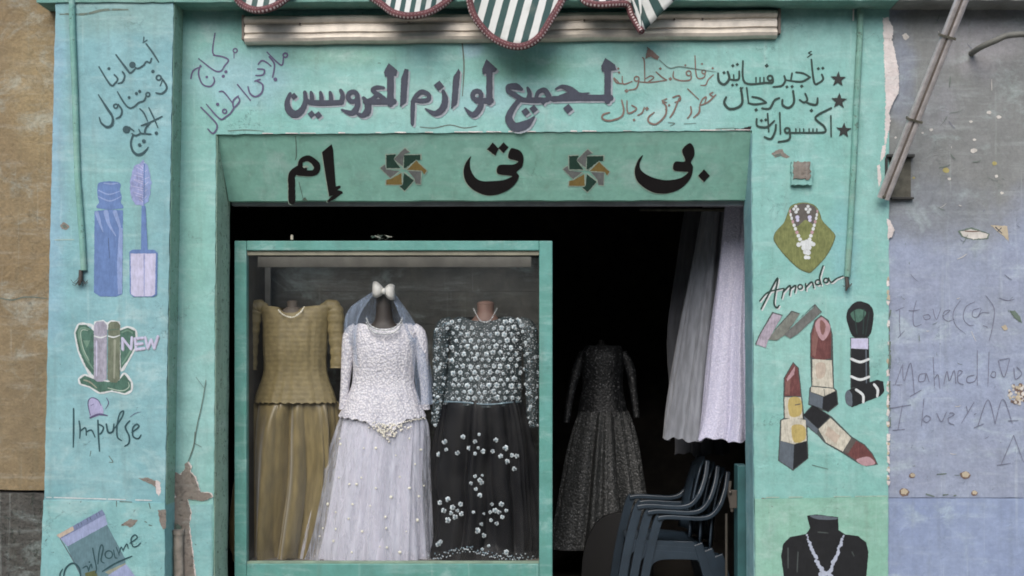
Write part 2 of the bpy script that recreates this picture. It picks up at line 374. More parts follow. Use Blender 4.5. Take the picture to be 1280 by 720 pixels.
fs += [(0,3,2,1), (4*n, 4*n+1, 4*n+2, 4*n+3)]
b.add(vs, fs); b.build('lintel', M['lintel'], facade)
# cornice over the shop front
cb = W(0, 3, -.15).z
b = MB(); b.quadprism(rough_outline([(X_(62), cb), (X_(1113), cb + .012), (X_(1113), cb + .3), (X_(62), cb + .3)], .05, .002, 12), -.15, .3)
b.build('cornice', M['cornice'], facade, bevel=.006)
# inner shutter box edge under the lintel
b = MB(); p0, p1 = W(290, 254, .26), W(930, 257, .26)
b.box(p0.x, p1.x, .255, .30, p1.z + .0, p0.z + .03); b.build('shutter_track', plain('dull_steel', (150, 150, 156), .5, .4), facade)

tanw = thing('plaster_wall', (X_(-60), .03, 0), 'rough tan plaster wall with dark grey base left of the turquoise pilaster', 'wall')
b = MB(); b.quadprism(rough_outline(poly_px([(-420,-80),(90,-80),(75,613),(-420,608)], .0), .05, .002, 21), .0, .24); b.build('wall_face', M['tan'], tanw, bevel=.006)
b = MB(); b.quadprism(rough_outline(poly_px([(-420,612),(75,617),(70,GND),(-420,GND)], -.02), .05, .003, 22), -.02, .24); b.build('wall_base', M['tan_low'], tanw, bevel=.006)
greyw = thing('neighbour_wall', (X_(1300), .03, 0), 'grey and pale blue worn wall with scratched graffiti right of the shop', 'wall')
b = MB(); b.quadprism(rough_outline(poly_px([(1110,-80),(1700,-80),(1700,622),(1109,622)], .012), .05, .001, 23), .012, .24); gw = b.build('wall_face', M['grey'], greyw)
b = MB(); b.quadprism(rough_outline(poly_px([(1109.5,623),(1700,623),(1700,GND),(1110,GND)], .006), .05, .001, 24), .006, .24); b.build('wall_base', M['grey_low'], greyw, bevel=.004)
b = MB(); b.quadprism(rough_outline([(X_(1114), cb + .012), (X_(1750), cb + .012), (X_(1750), cb + .3), (X_(1114), cb + .3)], .05, .003, 25), -.15, .3)
b.build('cornice', M['cornice_grey'], greyw, bevel=.006)

# the dark room behind
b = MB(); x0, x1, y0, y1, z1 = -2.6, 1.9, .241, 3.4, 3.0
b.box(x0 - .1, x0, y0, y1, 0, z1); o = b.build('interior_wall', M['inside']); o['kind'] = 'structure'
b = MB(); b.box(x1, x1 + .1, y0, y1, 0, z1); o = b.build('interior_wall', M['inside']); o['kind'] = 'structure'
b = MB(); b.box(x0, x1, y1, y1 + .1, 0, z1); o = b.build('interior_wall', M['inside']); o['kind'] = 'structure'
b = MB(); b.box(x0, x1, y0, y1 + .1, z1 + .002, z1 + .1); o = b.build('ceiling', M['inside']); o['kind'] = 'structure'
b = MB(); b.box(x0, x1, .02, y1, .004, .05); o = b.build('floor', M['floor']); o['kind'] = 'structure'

# building across the street, seen only as a reflection in the showcase glass
opp = thing('street_building', (0, -13, 0), 'pale building across the street reflected in the showcase glass', 'building')
b = MB(); b.box(-16, 16, -13.4, -13, 0, 6.5); b.build('wall_face', wall_mat('across_plaster', (196, 188, 172), (206, 198, 182), (184, 176, 160)), opp)
b = MB(); b.box(-15.9, 15.9, -12.995, -12.5, 0, 2.45); b.build('dark_reflection_band', plain('painted_arcade_shade', (44, 40, 36), .9), opp)  # dark lower band added so the lower glass reflects dark, its shade in the colour
for i in range(7):
    for zz in (2.9, 4.9):
        w = MB(); xx = -10 + i * 3.2; w.box(xx, xx + 1.2, -12.999, -12.94, zz, zz + 1.3); w.build('window', plain('shuttered_window', (60, 62, 58), .6), opp)

# ---------------------------------------------------------------- paint on walls
P = dict(ink=(56, 64, 84), shade=(160, 170, 180), black=(22, 16, 18), blk2=(28, 30, 34), gray=(120, 124, 122), gold=(150, 122, 58), grn=(38, 78, 64),
    pale=(172, 196, 176), leftteal=(40, 82, 90), purple=(92, 84, 128), lilac=(168, 166, 208), brown=(128, 102, 90), text=(36, 66, 58), star=(44, 48, 46),
    blue=(92, 128, 192), blue2=(132, 158, 214), lav=(196, 194, 226), lavb=(140, 152, 206), white=(214, 220, 220), wing=(70, 116, 98), wing2=(108, 150, 126), bot1=(160, 158, 176), bot2=(112, 122, 98), bot3=(150, 156, 134),
    red=(116, 62, 60), red2=(140, 92, 84), pink=(186, 144, 150), cream=(202, 196, 176), yellow=(196, 172, 92), slate=(92, 104, 116), olive=(124, 132, 68), olive2=(96, 104, 60), dkbrown=(96, 90, 84),
    pencil=(116, 120, 144), swa=(172, 160, 176), swb=(122, 126, 116), swc=(108, 110, 106), out=(74, 84, 82), jar=(94, 134, 146), jar2=(150, 164, 208), jar3=(112, 128, 170), jar4=(196, 178, 158),
    crack=(98, 116, 106), crumb=(196, 180, 150), cyel=(176, 164, 92), chip=(212, 206, 196), bead=(176, 186, 208), dirt=(104, 124, 108))
WEAR = dict(purple=.55, brown=.6, pencil=.75, shade=.45, crack=.5, text=.3, leftteal=.3, ink=.12, black=.1, chip=.1, dirt=.8, pale=.4, grn=.3, gold=.35, gray=.4)
PM = {}
def pm(k):
    if k not in PM: PM[k] = paint_mat('paint_' + k, P[k], WEAR.get(k, .25), .35 if k in ('bot1', 'bot2', 'cream', 'olive', 'red', 'wing', 'swa', 'swb', 'swc', 'lavb') else .2)
    return PM[k]
class Paint:
    def __init__(s, T, Y=0.0, mapf=None, dz=.0012):
        s.ox, s.oy, s.s = T; s.map = mapf or (lambda x, y, o: W(x, y, Y) + Vector((0, -o, 0))); s.mb = MB(); s.mb.norm = False; s.k = dz; s.ms = []; s.pieces = []
    def T(s, ox, oy, sc_): s.ox, s.oy, s.s = ox, oy, sc_; return s
    def mi(s, m):
        if m not in s.ms: s.ms.append(m)
        return s.ms.index(m)
    def put(s, vs, fs, mi):
        v0, f0 = len(s.mb.v), len(s.mb.f); s.mb.add(vs, fs, mi); s.pieces.append((v0, len(s.mb.v), f0, len(s.mb.f)))
    def pt(s, u, v, o, off=(0, 0)): return s.map(s.ox + u / s.s + off[0], s.oy + v / s.s + off[1], o)
    def poly(s, m, pts, smooth=False, off=(0, 0), rough=0.22):
        if smooth: pts = cat_rom(pts, 5, True)
        if rough:
            rn = random.Random(int(pts[0][0] * 7 + pts[0][1])); q = []
            for i in range(len(pts)):
                a, c = pts[i], pts[(i + 1) % len(pts)]; L = math.hypot(c[0]-a[0], c[1]-a[1]); n = max(1, int(L / (1.6 * s.s)))
                for k in range(n):
                    q.append((a[0]+(c[0]-a[0])*k/n + rn.uniform(-rough, rough)*s.s, a[1]+(c[1]-a[1])*k/n + rn.uniform(-rough, rough)*s.s))
            pts = q
        s.k += 2e-5
        tri = tessellate_polygon([[Vector((p[0], -p[1], 0)) for p in pts]])
        s.put([s.pt(p[0], p[1], s.k, off) for p in pts], [tuple(t) for t in tri], s.mi(m)); return s
    def stroke(s, m, w, pts, off=(0, 0), taper=.55, wob=.06):
        q = [(p[0], p[1], (p[2] if len(p) > 2 else w)) for p in pts]
        if len(pts[0]) == 2 and len(q) > 1 and taper < 1: q[0] = (q[0][0], q[0][1], w * (.5 + taper / 2)); q[-1] = (q[-1][0], q[-1][1], w * taper)
        c = cat_rom(q, 6); vs = []; rn = random.Random(int(q[0][0] * 3 + q[0][1]))
        for i, p in enumerate(c):
            a, d = c[max(i - 1, 0)], c[min(i + 1, len(c) - 1)]; tx, ty = d[0] - a[0], d[1] - a[1]; L = math.hypot(tx, ty) or 1
            h = max(p[2], .2) / 2 * (1 + rn.uniform(-wob, wob)); nx, ny = -ty / L * h, tx / L * h; s.k += 4e-6
            vs += [s.pt(p[0] + nx, p[1] + ny, s.k, off), s.pt(p[0] - nx, p[1] - ny, s.k, off)]
        s.put(vs, [(2*i, 2*i+1, 2*i+3, 2*i+2) for i in range(len(c) - 1)], s.mi(m))
        for p, r in ((c[0], .95), (c[-1], .95)): s.disc(m, p[:2], p[2] / 2 * r, 8, off)
        return s
    def disc(s, m, c, r, n=10, off=(0, 0), ry=None, rot=0):
        s.k += 4e-6; ry = ry or r
        s.put([s.pt(c[0] + r * math.cos(2*math.pi*i/n + rot), c[1] + ry * math.sin(2*math.pi*i/n + rot), s.k, off) for i in range(n)], [tuple(range(n))], s.mi(m)); return s
    def dia(s, m, c, r, off=(0, 0)): return s.disc(m, c, r / 2 * 1.1, 4, off, rot=.12)
    def ring(s, m, c, r, w, off=(0, 0)):
        return s.stroke(m, w, [(c[0] + r * math.cos(a * math.pi / 4), c[1] + r * math.sin(a * math.pi / 4), w) for a in range(9)], off)
    def build(s, name, parent, label=None, gap=.03, kind=None):
        mb = s.mb; N = len(s.pieces); par = list(range(N)); bx = []
        for v0, v1, f0, f1 in s.pieces:
            xs = [v[0] for v in mb.v[v0:v1]]; zs = [v[2] for v in mb.v[v0:v1]]; bx.append((min(xs), max(xs), min(zs), max(zs)))
        def fd(i):
            while par[i] != i: i = par[i]
            return i
        for i in range(N):
            for j in range(i):
                a, c = bx[i], bx[j]
                if a[0] < c[1] + gap and c[0] < a[1] + gap and a[2] < c[3] + gap and c[2] < a[3] + gap:
                    x, y = fd(i), fd(j)
                    if x != y: par[x] = y
        for r_ in sorted(set(fd(i) for i in range(N))):
            q = MB(); q.norm = False; used = []
            for i in range(N):
                if fd(i) != r_: continue
                v0, v1, f0, f1 = s.pieces[i]; mk = s.ms[mb.m[f0]]
                if mk not in used: used.append(mk)
                q.add(mb.v[v0:v1], [[k - v0 for k in f] for f in mb.f[f0:f1]], used.index(mk))
            o = q.build(name, [pm(m) for m in used], parent)
            if label: o['label'] = label
            if kind: o['kind'] = kind
# --- main sign line
def sign(p, c, off):
    p.T(280, 0, 4)
    S = lambda w, pts: p.stroke(c, w, pts, off); D = lambda q, r: p.dia(c, q, r, off); G = lambda pts: p.poly(c, pts, False, off)
    S(26, [(332,468,16),(317,510,26),(326,552,36),(358,572,38),(392,548,30),(408,505,24),(405,462,20)]); D((350,482), 34)
    S(26, [(405,490,20),(430,512,26),(520,515,28),(590,512,24)])
    for x in (440, 487, 535): S(20, [(x-4, 462, 16), (x, 482, 22), (x + 2, 515, 22)])
    S(22, [(584,452,18),(594,480,24),(586,515,24)])
    D((438,572), 36); D((472,576), 36)
    p.ring(c, (645,484), 24, 24, off); S(26, [(668,484,24),(668,530,28),(640,566,28),(590,550,12)])
    S(26, [(698,490,18),(718,520,32),(718,556,36),(690,578,24),(655,560,10)])
    S(20, [(800,440,14),(765,438,22),(744,452,22),(772,474,22)]); S(24, [(772,470,20),(792,490,26),(815,508,24)]); S(22, [(772,472,20),(742,496,22),(715,508,20)]); S(28, [(705,510,24),(770,510,28),(850,508,32)])
    S(34, [(833,365,34),(833,440,34),(832,520,34)]); G([(824,316),(868,352),(862,380),(806,384),(799,362)])
    G([(905,344),(923,349),(912,512),(880,535),(886,392)])
    S(24, [(945,505,22),(943,560,22),(942,622,16)]); S(24, [(944,512,22),(962,480,24),(990,460,24),(1022,474,24),(1022,498,22),(990,505,24),(950,502,20)])
    S(30, [(1096,456,18),(1106,500,32),(1092,545,34),(1055,568,28),(1008,545,8)]); D((1075,430), 48)
    G([(1174,344),(1182,362),(1166,520),(1135,546),(1146,386)])
    p.T(560, 0, 4)
    p.ring(c, (145,478), 22, 24, off); S(26, [(164,490,24),(162,535,28),(125,575,30),(84,540,8)])
    S(34, [(207,350,32),(207,440,32),(206,512,32)]); G([(192,296),(247,346),(236,360),(172,372),(171,345)]); S(28, [(140,506,22),(215,504,32)])
    S(34, [(798,350,34),(798,420,34),(797,505,34)]); G([(787,291),(835,324),(842,352),(768,360),(766,330)])
    S(30, [(812,490,34),(700,490,30),(600,492,30),(520,496,26)])
    S(24, [(538,446,8),(570,434,20),(612,450,32),(655,474,24),(706,466,6)]); S(26, [(640,462,24),(590,478,26),(545,496,26)]); D((600,545), 46)
    S(24, [(440,492,20),(452,462,22),(482,452,26),(502,480,30),(500,498,26)]); G([(452,500),(500,500),(476,528)])
    S(28, [(500,500,22),(430,502,28),(352,500,22)]); S(22, [(398,440,14),(408,470,24),(402,500,26)]); D((388,560), 40); D((428,546), 40)
    S(28, [(298,462,14),(302,436,26),(340,434,34),(368,448,18)]); S(26, [(300,456,22),(330,474,26),(372,498,22)])
    S(30, [(362,494,22),(322,545,28),(304,595,38),(335,636,46),(392,622,40),(432,584,8)])
p = Paint((280, 0, 4)); sign(p, 'shade', (2.2, 2.2)); p.k += 1e-4; sign(p, 'ink', (0, 0)); p.build('painted_lettering', facade, 'large slate blue Arabic lettering with pale drop shadow')
# --- lintel lettering
lm = lambda x, y, o: lint(x, y, o)
p = Paint((260, 160, 4), mapf=lm); c = 'black'
def lint_text(c, off):
    p.T(260, 160, 4)
    p.stroke(c, 36, [(420,366,36),(419,290,34),(420,235,36),(450,208,38),(480,205,34)], off); p.stroke(c, 30, [(462,205,26),(466,165,24),(505,152,30),(545,188,34),(528,224,30),(450,222,32)], off)
    p.poly(c, [(618,80),(626,106),(642,330),(606,342),(592,260),(570,120)], False, off, .05); p.stroke(c, 22, [(658,294,14),(622,312,26),(668,322,14)], off); p.stroke(c, 16, [(664,322,14),(630,345,20),(600,366,10)], off)
    p.T(560, 160, 5.818)
    p.poly(c, [(168,203),(128,255),(113,320),(130,390),(185,450),(270,487),(350,485),(430,455),(490,405),(517,350),(500,318),(540,280),(550,215),(530,170),(490,150),(455,150),(438,215),(490,235),(510,245),(470,265),(370,270),(360,330),(440,345),(465,352),(400,378),(320,385),(250,385),(200,360),(165,300),(160,240)], True, off, .05)
    p.poly(c, [(325,105),(370,150),(345,200),(283,155)], False, off); p.poly(c, [(405,103),(440,140),(405,182),(366,145)], False, off)
    p.T(640, 160, 4)
    p.poly(c, [(655,135),(630,160),(613,215),(630,270),(690,315),(750,328),(810,318),(860,290),(895,245),(905,195),(895,170),(912,135),(908,95),(887,75),(850,110),(865,165),(815,168),(808,210),(865,218),(880,222),(840,250),(770,260),(700,245),(650,215),(638,180)], True, off, .05)
    p.poly(c, [(960,206),(990,238),(960,270),(930,238)], False, off)
lint_text('pale', (-.9, .6)); p.k += 1e-4; lint_text('black', (0, 0))
p.T(260, 160, 4).poly('pale', [(472,190),(495,186),(505,196),(478,199)])
p.build('painted_lettering', facade, 'black Arabic lettering on the green lintel')
rose = [('grn', [(1010,205),(1128,203),(1128,240),(1098,238),(1020,300),(1008,300)]), ('gold', [(1030,312),(1098,245),(1175,318),(1155,345),(1140,318)]),
    ('gray', [(1040,320),(1135,322),(1130,415),(1095,412),(1085,375)]), ('grn', [(1010,335),(1082,390),(1015,465),(978,432),(1000,420)]), ('gold', [(990,335),(995,420),(880,420),(882,385),(915,378)]),
    ('gray', [(975,320),(910,370),(838,300),(870,275),(880,310)]), ('grn', [(985,300),(882,300),(880,203),(950,200),(935,235)]), ('gray', [(1000,285),(935,235),(1015,155),(1050,185),(1010,200)])]
for dx in (0, -228.5):
    p = Paint((560 + dx, 160, 5.818), mapf=lm); p.k += .0006
    if dx: p.oy -= 1.5
    for m, pts in rose:
        cx = sum(a for a, _ in pts) / len(pts); cz = sum(d for _, d in pts) / len(pts)
        p.poly('pale', [(cx + (a - cx) * 1.16, cz + (d - cz) * 1.16) for a, d in pts])
    p.k += 1e-4
    for m, pts in rose: p.poly(m, pts)
    p.build('painted_rosette', facade)
# --- right hand list
p = Paint((880, 50, 5.145)); c = 'text'; S = lambda w, pts: p.stroke(c, w, pts, taper=.8)
S(15, [(757,222),(766,252),(740,276),(708,272),(690,125)]); p.dia(c,(735,185),22); p.dia(c,(764,182),22); S(9, [(690,74),(672,84),(690,92)]); S(9, [(694,92),(664,112)])
S(14, [(592,208),(640,216),(682,240)]); S(15, [(682,240),(630,268),(560,264)]); S(14, [(566,214),(558,262)]); p.dia(c,(628,298),24)
S(15, [(516,232),(522,262),(500,295),(445,302)]); p.dia(c,(533,302),22); p.dia(c,(566,300),22); S(13, [(560,264),(528,258)])
p.ring(c,(425,246),16,14); S(15, [(442,245),(440,274),(400,276),(262,274),(250,135)]); p.dia(c,(403,166),26)
for x in (385,360,334): S(12, [(x,242),(x,272)])
S(14, [(226,202),(224,250),(196,258),(160,252)]); S(12, [(190,225),(192,256)]); p.dia(c,(185,166),22); p.dia(c,(214,158),22); p.dia(c,(183,290),20); p.dia(c,(210,288),20)
S(17, [(152,205),(162,250),(130,286),(96,266),(90,215)]); p.dia(c,(128,211),22)
S(15, [(730,375),(724,414),(690,414),(655,400)]); p.dia(c,(690,454),24); S(14, [(650,345),(664,385),(642,402),(614,385)])
S(16, [(572,328),(578,400),(546,436),(506,420),(504,385)]); S(15, [(484,374),(452,390),(422,440),(372,440)]); S(14, [(310,366),(358,376),(400,402)]); S(14, [(400,404),(330,414),(285,406)]); p.dia(c,(335,450),24)
S(13, [(274,308),(286,405)]); S(17, [(236,308),(246,400),(214,436),(160,442),(130,405),(142,368)]); S(8, [(250,305),(232,330)])
S(12, [(815,488),(817,622)]); S(15, [(818,438),(716,498),(770,555),(776,592),(700,597)]); S(14, [(720,597),(560,597)])
for x in (725,700,675,640,615,590): S(11, [(x,572),(x,595)])
p.ring(c,(535,582),16,14); S(15, [(552,590),(546,640),(478,656)]); S(13, [(486,468),(491,605)]); S(15, [(462,545),(456,590),(430,636),(388,624)]); S(13, [(408,474),(416,592)])
S(14, [(338,508),(340,550),(376,562),(412,556),(452,520)]); p.dia(c,(368,518),20); p.dia(c,(396,514),20)
for cx, cy, r in ((862,253,52),(868,393,54),(898,582,52)):
    p.poly('star', [(cx + (r if i % 2 == 0 else r * .42) * math.sin(i * math.pi / 5 + .05), cy - (r if i % 2 == 0 else r * .42) * math.cos(i * math.pi / 5 + .05)) for i in range(10)])
p.build('painted_lettering', facade, 'three line Arabic list with stars')
p = Paint((740, 50, 6)); c = 'brown'; S = lambda w, pts: p.stroke(c, w, pts, taper=.7)
S(11, [(910,262),(872,298),(852,338),(815,340)]); p.dia(c,(905,212),20); p.ring(c,(838,240),14,11); S(11, [(772,118),(785,275),(838,282),(850,245)]); p.ring(c,(725,250),18,11); S(12, [(742,255),(738,298),(670,306),(612,284),(612,236)]); p.dia(c,(700,190),18); p.dia(c,(825,180),18); p.dia(c,(587,292),28)
S(12, [(480,240),(528,282),(562,300)]); S(11, [(560,302),(440,318),(350,314)]); S(11, [(420,316),(462,285),(440,270),(400,292)]); S(11, [(378,132),(392,160),(396,312)]); p.dia(c,(512,216),24); p.ring(c,(335,292),18,11); S(12, [(352,300),(332,362),(275,376)]); p.dia(c,(258,382),30)
S(11, [(300,312),(235,330),(226,272)]); S(11, [(224,328),(180,318),(165,285),(200,318)]); p.dia(c,(197,215),20); p.dia(c,(203,244),20)
S(13, [(905,394),(884,408),(906,424)]); S(13, [(928,412),(870,466),(808,492)]); S(12, [(808,490),(828,446),(856,428),(846,470)]); S(12, [(718,368),(800,446)]); S(15, [(806,502),(802,545),(762,582)]); S(14, [(740,500),(744,548),(716,588)])
S(13, [(606,432),(652,418),(662,450),(622,468)]); S(14, [(652,440),(612,540),(584,582)]); S(12, [(560,442),(526,456),(560,470)]); S(14, [(530,470),(556,500),(548,568),(482,630),(428,618),(424,580),(466,544)]); p.dia(c,(578,490),20); p.dia(c,(556,522),20); p.dia(c,(412,515),30)
S(12, [(392,506),(376,546),(342,566)]); S(12, [(298,490),(334,518),(270,548),(262,455)]); p.dia(c,(315,600),22); S(14, [(222,452),(238,530),(214,580),(130,606),(78,590),(85,560),(132,544)])
p.poly('brown', [(415,52),(460,88),(505,130),(492,152),(440,126),(400,140)], rough=.5); p.stroke('crack', 6, [(505,150),(580,210),(650,200),(760,215),(930,240)])
p.build('faded_lettering', facade, 'faded brown handwritten Arabic words')
# --- left pilaster lettering
p = Paint((60, 30, 8), PY); c = 'leftteal'; S = lambda w, pts: p.stroke(c, w, pts, taper=.7)
S(16, [(960,132),(955,178)]); S(14, [(992,162),(950,188)]); S(20, [(982,198),(1050,290),(1108,382)])
S(20, [(1036,345),(1020,388),(985,378),(955,415),(900,446),(868,430)]); p.disc(c,(845,410),34); S(22, [(872,450),(824,490),(780,440),(680,308)]); S(20, [(745,478),(768,520),(746,580),(702,596)])
S(20, [(664,508),(698,550),(672,592),(625,608),(510,428)]); p.disc(c,(610,447),16); p.ring(c,(1108,538),24,18); S(21, [(1140,545),(1182,610),(1184,655),(1140,696),(1080,690)]); S(14, [(1145,565),(1122,620)]); p.disc(c,(1050,475),18)
p.T(100, 110, 8); p.ring(c,(680,66),20,16); S(18, [(662,80),(640,128),(590,146),(545,185),(500,200),(450,160),(375,38)]); p.disc(c,(565,55),16); p.disc(c,(598,34),16); p.disc(c,(492,95),15)
p.ring(c,(358,182),20,16); S(19, [(384,165),(420,222),(406,282),(362,306)]); S(22, [(185,68,12),(270,200,24),(326,290,24),(320,368,27),(270,391,26),(215,350,20),(195,295,12)])
S(17, [(690,198),(735,290),(780,396)]); S(16, [(600,208),(640,250),(678,332)]); S(18, [(615,376),(700,345),(822,284)]); S(19, [(702,350),(660,400),(654,452),(712,462)]); S(17, [(656,456),(612,452),(590,414)]); S(17, [(612,452),(560,476),(520,456)])
p.disc(c,(465,415),38); S(18, [(492,392),(542,432)]); S(22, [(532,470,18),(510,550,20),(530,630,24),(580,668,28),(640,645,22),(685,590,8)]); p.disc(c,(765,452),18); p.disc(c,(640,532),20); p.disc(c,(598,570),18)
p.build('painted_lettering', facade, 'slanting dark teal Arabic lettering on the pilaster')
# --- purple handwriting beside it
p = Paint((230, 40, 5.143)); c = 'purple'; S = lambda w, pts: p.stroke(c, w, pts, taper=.8)
p.ring(c,(330,120),13,9); S(8, [(322,135),(322,168)]); S(10, [(200,8),(186,135),(240,158)]); S(11, [(190,150),(250,160),(286,182),(262,218),(236,252),(190,245),(95,172)]); p.disc(c,(270,256),11); p.disc(c,(253,285),11)
S(11, [(45,300),(60,250),(112,222)]); S(11, [(106,214),(94,270),(120,336),(170,350),(196,320),(190,290)]); p.disc(c,(147,290),9)
p.ring(c,(652,150),14,11); S(11, [(640,164),(632,212),(600,196),(534,130)]); S(12, [(548,160),(582,210),(570,292)]); S(11, [(478,208),(502,184),(534,198),(560,220)]); S(11, [(474,238),(516,244),(508,276),(462,280)]); S(11, [(490,305),(455,316)])
S(12, [(470,316),(506,340),(500,390),(460,416),(425,395),(412,352)]); p.disc(c,(588,305),13); S(11, [(344,338),(428,440)]); S(10, [(228,384),(258,388),(316,462)]); S(11, [(350,412),(318,442),(322,486),(358,444),(346,414)]); S(11, [(322,488),(300,522),(266,548)])
p.ring(c,(262,510),13,10); S(11, [(270,545),(230,558),(144,464)]); S(11, [(110,485),(202,580),(212,620),(186,652),(154,624)]); p.disc(c,(217,465),11)
p.build('handwriting', facade, 'purple brush handwriting in Arabic')
# --- mascara
p = Paint((0, 180, 4), PY)
p.poly('blue', [(490,202),(520,188),(580,188),(604,202),(600,232),(610,262),(604,290),(612,322),(488,322),(496,290),(488,262)], True)
p.poly('blue', [(473,336),(545,326),(616,332),(612,750),(580,764),(500,762),(470,742)])
for q in ([(494,232),(545,252),(604,234)], [(492,262),(550,285),(606,262)], [(520,196),(560,200),(590,196)]): p.stroke('blue2', 7, q)
for q in ([(485,345,20),(500,395,12),(516,440,4)], [(530,340,24),(545,400,14),(580,460,5)], [(575,340,22),(592,390,16),(606,440,6)]): p.stroke('blue2', 10, q)
p.poly('blue2', [(596,420),(614,420),(611,748),(590,752),(586,600)]); p.stroke('ink', 3, [(542,470),(548,570)])
p.poly('lavb', [(700,95),(722,92),(722,300),(704,306),(668,292),(650,205),(668,120)], True, rough=.8); p.poly('blue2', [(722,94),(738,98),(758,200),(742,288),(722,298)], rough=1.0)
rn = random.Random(5)
for i in range(34):
    yy = 105 + i * 5.6; p.stroke('lavb' if i % 2 else 'lav', 3.2, [(716, yy + 6), (716 + (-1 if i % 3 else .6) * rn.uniform(40, 64) * math.sin(math.pi * (i + 3) / 40), yy - rn.uniform(4, 16))])
p.stroke('blue', 8, [(722,100),(720,320)]); p.poly('blue', [(709,310),(729,310),(740,532),(706,532)])
p.poly('blue', [(648,540),(665,528),(770,528),(790,545),(786,752),(770,764),(666,764),(650,748)]); p.poly('lav', [(654,548),(780,548),(776,750),(760,762),(672,762),(656,750)]); p.stroke('lavb', 8, [(722,552),(722,758)])
p.build('painted_mascara', facade)
# --- perfume heart
p = Paint((0, 360, 4), PY)
lw = [(378,225),(395,185),(430,183),(470,215),(470,440),(430,392),(395,312)]; rw = [(600,212),(640,198),(676,214),(680,250),(672,300),(640,360),(605,405)]
bs = [(398,455),(425,438),(470,455),(540,470),(596,462),(622,430),(655,470),(655,510),(625,526),(560,512),(500,522),(450,492),(405,478)]
for sh in (lw, rw, bs): p.stroke('white', 15, sh + [sh[0]], taper=1)
p.poly('white', [(465,205),(472,168),(515,160),(537,172),(560,160),(600,168),(606,210)])
for sh in (lw, rw, bs): p.poly('wing', sh)
p.stroke('wing2', 10, [(448,206),(408,200),(396,230),(410,300),(440,365),(468,405)]); p.stroke('pale', 4, [(440,212),(412,210),(404,235),(418,305),(446,362)]); p.poly('wing2', [(416,262),(452,262),(436,300)])
p.stroke('wing2', 9, [(612,380),(645,330),(664,290)]); p.stroke('pale', 5, [(540,500),(610,514),(645,495),(642,470)]); p.stroke('bot3', 8, [(420,460),(450,470),(485,500)]); p.stroke('wing2', 9, [(610,222),(640,212),(664,226)])
p.poly('bot1', [(470,185),(485,168),(520,166),(536,185),(534,455),(515,468),(485,468),(470,455)]); p.stroke('white', 7, [(472,240),(505,248),(534,238)]); p.stroke('lav', 8, [(484,265),(484,440)])
p.poly('bot2', [(542,182),(556,168),(588,168),(602,185),(600,455),(585,472),(555,472),(538,455)]); p.stroke('white', 7, [(542,240),(570,246),(600,236)]); p.stroke('bot3', 14, [(575,262),(572,450)]); p.stroke('wing', 5, [(548,210),(596,205)])
L = lambda pts: (p.stroke('bot1', 13, [(a + 3, d + 4) for a, d in pts], taper=1), p.stroke('lav', 11, pts, taper=1))
for seg in ([(613,306),(612,250)], [(612,250),(655,304)], [(655,304),(660,246)], [(714,248),(675,252)], [(675,252),(680,308)], [(680,306),(722,300)], [(678,280),(712,276)], [(726,245),(738,300)], [(738,300),(757,256)], [(757,256),(770,300)], [(770,300),(790,240)]): L(seg)
p.build('painted_perfume', facade)
p = Paint((80, 480, 8), PY); c = 'leftteal'; S = lambda w, pts: p.stroke(c, w, pts, taper=.7)
p.poly('lilac', [(250,180),(280,138),(350,170),(390,240),(385,300),(265,328)], True); q = lambda w, pts: p.stroke('purple', w, pts)
q(10, [(265,312),(240,190),(275,138),(340,160),(372,218)]); q(10, [(425,138),(446,190),(415,252)]); q(8, [(270,215),(300,200)]); q(22, [(262,338),(350,304),(434,316)])
S(18, [(97,245),(97,450),(94,632)]); S(16, [(152,370),(162,450),(158,542)]); S(16, [(165,470),(215,438),(224,512)]); S(16, [(224,480),(276,462),(312,532)]); S(18, [(340,362),(346,520),(356,672)]); S(17, [(338,398),(395,432),(372,492),(345,500)])
S(20, [(424,400),(444,482),(490,472),(500,400)]); S(15, [(510,440),(580,332),(596,270),(556,302),(530,430),(536,530),(578,566)]); S(17, [(658,368),(614,430),(652,520),(650,590),(608,622)]); S(17, [(680,485),(748,428),(728,402),(690,440),(692,522),(742,546),(772,508)]); q(5, [(660,330),(720,290),(770,280)])
p.build('painted_lettering', facade, 'handwritten latin word under the perfume painting')
# --- cosmetics jar on plinth
p = Paint((50, 630, 8), PY - .012)
p.poly('jar', [(270,420),(670,205),(850,540),(880,800),(450,800),(330,560)]); p.poly('jar2', [(205,345),(650,108),(676,204),(275,424)]); p.poly('jar3', [(165,312),(622,55),(652,106),(205,350)]); p.poly('jar4', [(165,312),(330,222),(342,262),(200,340)])
for i in range(10):
    x = 350 + i * 30; p.stroke('ink' if i % 3 else 'jar3', 6, [(x, 215 - (i * 30) * .56), (x + 10, 240 - (i * 30) * .56)])
p.poly('jar2', [(690,705),(862,598),(980,760),(960,800),(650,800)]); p.poly('bot3', [(650,680),(850,590),(862,600),(690,705)]); p.poly('olive2', [(450,690),(560,660),(600,800),(470,800)]); p.stroke('slate', 10, [(205,350),(330,560),(400,700)])
c = 'leftteal'; S = lambda w, pts: p.stroke(c, w * .72, pts, taper=.7)
S(22, [(196,740),(205,690),(228,650)]); S(26, [(232,760),(258,645),(330,592),(394,645),(410,760)]); S(20, [(430,640),(470,622),(488,672)]); S(20, [(488,662),(512,600),(522,640)]); S(18, [(528,440),(546,540),(566,640),(556,690)]); p.disc(c,(496,580),9); S(20, [(580,600),(594,470),(616,408),(634,445),(612,560),(644,590)])
p.ring(c,(690,505),38,13); S(17, [(738,458),(752,532),(776,540)]); S(16, [(764,430),(794,512)]); S(17, [(794,490),(814,430),(834,472)]); S(17, [(834,460),(868,398),(884,444)]); S(18, [(900,392),(972,338),(948,308),(912,350),(930,422),(974,420),(1008,386)]); S(22, [(628,672),(760,590),(922,520)])
